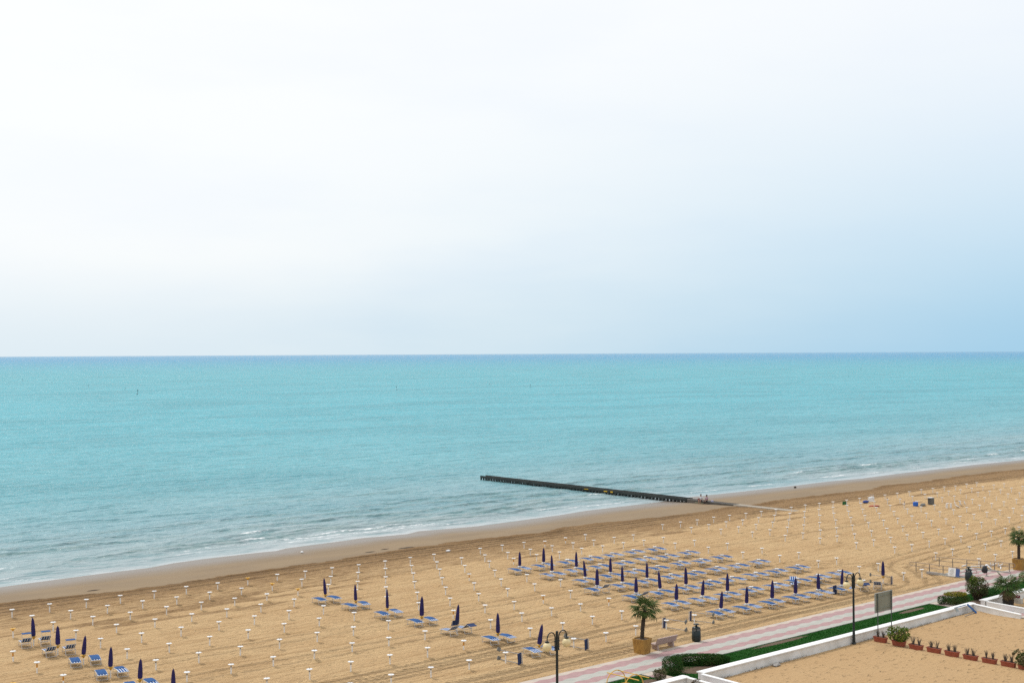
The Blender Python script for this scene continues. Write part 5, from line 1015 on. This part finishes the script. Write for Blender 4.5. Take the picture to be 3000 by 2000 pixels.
M_SKIN = mat('skin', (0.36, 0.20, 0.13), 0.55, 0.12, 9); M_SKIN2 = mat('tanned_skin', (0.26, 0.14, 0.09), 0.55, 0.12, 9)
def person(label, loc, rz, top, bottom, hairm, skinm, cap, turn=0.0):
    t = thing('person', label, 'person', loc, rz)
    V = [(0, 0, .10), (0, .00, .28), (0, .02, .46), (0, .03, .57), (turn * .02, .045, .66), (turn * .03, .055, .76), (turn * .03, .05, .83)]
    R = [(.155, .12), (.14, .105), (.155, .105), .052, .072, .092, .062]; E = [(0, 1), (1, 2), (2, 3), (3, 4), (4, 5), (5, 6)]
    def add(v, r_, p): V.append(v); R.append(r_); E.append((p, len(V) - 1)); return len(V) - 1
    add((turn * .06, .158, .735), .014, 5)
    for s in (-1, 1): add((s * .095 + turn * .03, .045, .745), .016, 5)
    for s in (-1, 1):
        k = add((s * .09, .06, .085), .088, 0); k = add((s * .12, .42, .095), .064, k); k = add((s * .12, .45, -.14), .054, k); k = add((s * .12, .45, -.34), .036, k); add((s * .13, .57, -.375), .034, k)
        a = add((s * .185, .02, .50), .062, 2); a = add((s * .235, .08, .27), .046, a); a = add((s * .17, .27, .17), .034, a); a = add((s * .15, .33, .155), .032, a)
        for f in range(5):
            ang = (-0.6 + 0.3 * f) * s; ln = (.045, .06, .065, .06, .05)[f]
            add((s * .15 + math.sin(ang) * ln, .33 + math.cos(ang) * ln, .15 - 0.01 * abs(f - 2)), .009, a)
    skin_obj('body', V, E, R, skinm, t)
    skin_obj('shirt', [(0, 0, .12), (0, 0, .28), (0, .02, .46), (0, .03, .53), (-.19, .02, .50), (-.225, .07, .34), (.19, .02, .50), (.225, .07, .34)], [(0, 1), (1, 2), (2, 3), (2, 4), (4, 5), (2, 6), (6, 7)],
             [(.17, .135), (.158, .125), (.172, .125), .07, .078, .066, .078, .066], top, t)
    skin_obj('trousers', [(0, .0, .16), (0, .02, .09), (-.09, .07, .085), (-.12, .38, .095), (.09, .07, .085), (.12, .38, .095)] + ([(-.12, .45, -.1), (-.12, .45, -.28), (.12, .45, -.1), (.12, .45, -.28)] if cap else []),
             [(0, 1), (1, 2), (2, 3), (1, 4), (4, 5)] + ([(3, 6), (6, 7), (5, 8), (8, 9)] if cap else []), [(.165, .135), (.17, .14), .105, .082, .105, .082] + [.07, .06, .07, .06] * bool(cap), bottom, t)
    hr = MB().lathe([(.098, .0), (.104, .05), (.085, .11), (.04, .14), (.01, .147)], 16, (turn * .03, .045, .775)).build('hair', hairm, t, True)
    if cap: MB().lathe([(.104, .03), (.11, .06), (.088, .13), (.03, .155)], 16, (turn * .03, .045, .775)).build('cap', M_BLACK, t, True); MB().box((turn * .03, .17, .81), (.14, .12, .014)).build('cap_peak', M_BLACK, t)
    return t
py = 115.9; person('person in a white shirt and dark shorts sitting on the pier edge', (pier_x(py) + 0.03, py, 0.03), PI / 2 + 0.15, mat('white_shirt', (0.62, 0.66, 0.70), 0.8, 0.12, 6), mat('dark_shorts', (0.045, 0.03, 0.075), 0.8, 0.2, 6), mat('brown_hair', (0.06, 0.035, 0.025), 0.7), M_SKIN, False, 0.5)
py = 114.85; person('person in a mauve top, black trousers and black cap sitting on the pier edge', (pier_x(py) + 0.03, py, 0.03), PI / 2 - 0.1, mat('mauve_top', (0.40, 0.27, 0.34), 0.8, 0.12, 6), M_BLACK, mat('black_hair', (0.02, 0.016, 0.014), 0.7), M_SKIN2, True, -0.3)
o = MB().lathe([(.12, 0), (.17, .05), (.15, .2), (.06, .28)], 12, star=lambda k, i: 1 + .12 * math.sin(k * 2)).build('red_bag', mat('dark_red_cloth', (0.15, 0.02, 0.025), 0.7, 0.2, 6)); o.location = (pier_x(116.5) + 0.22, 116.5, 0.03); tag(o, 'dark red bag on the pier beside the person in white', 'bag')
o = MB().box((0, 0, .1), (.2, .3, .2)).build('pale_bag', mat('lilac_cloth', (0.42, 0.42, 0.58), 0.7, 0.2, 6)); o.location = (pier_x(114.1) + 0.25, 114.1, 0.03); tag(o, 'pale lilac bag on the pier beside the person in black cap', 'bag')
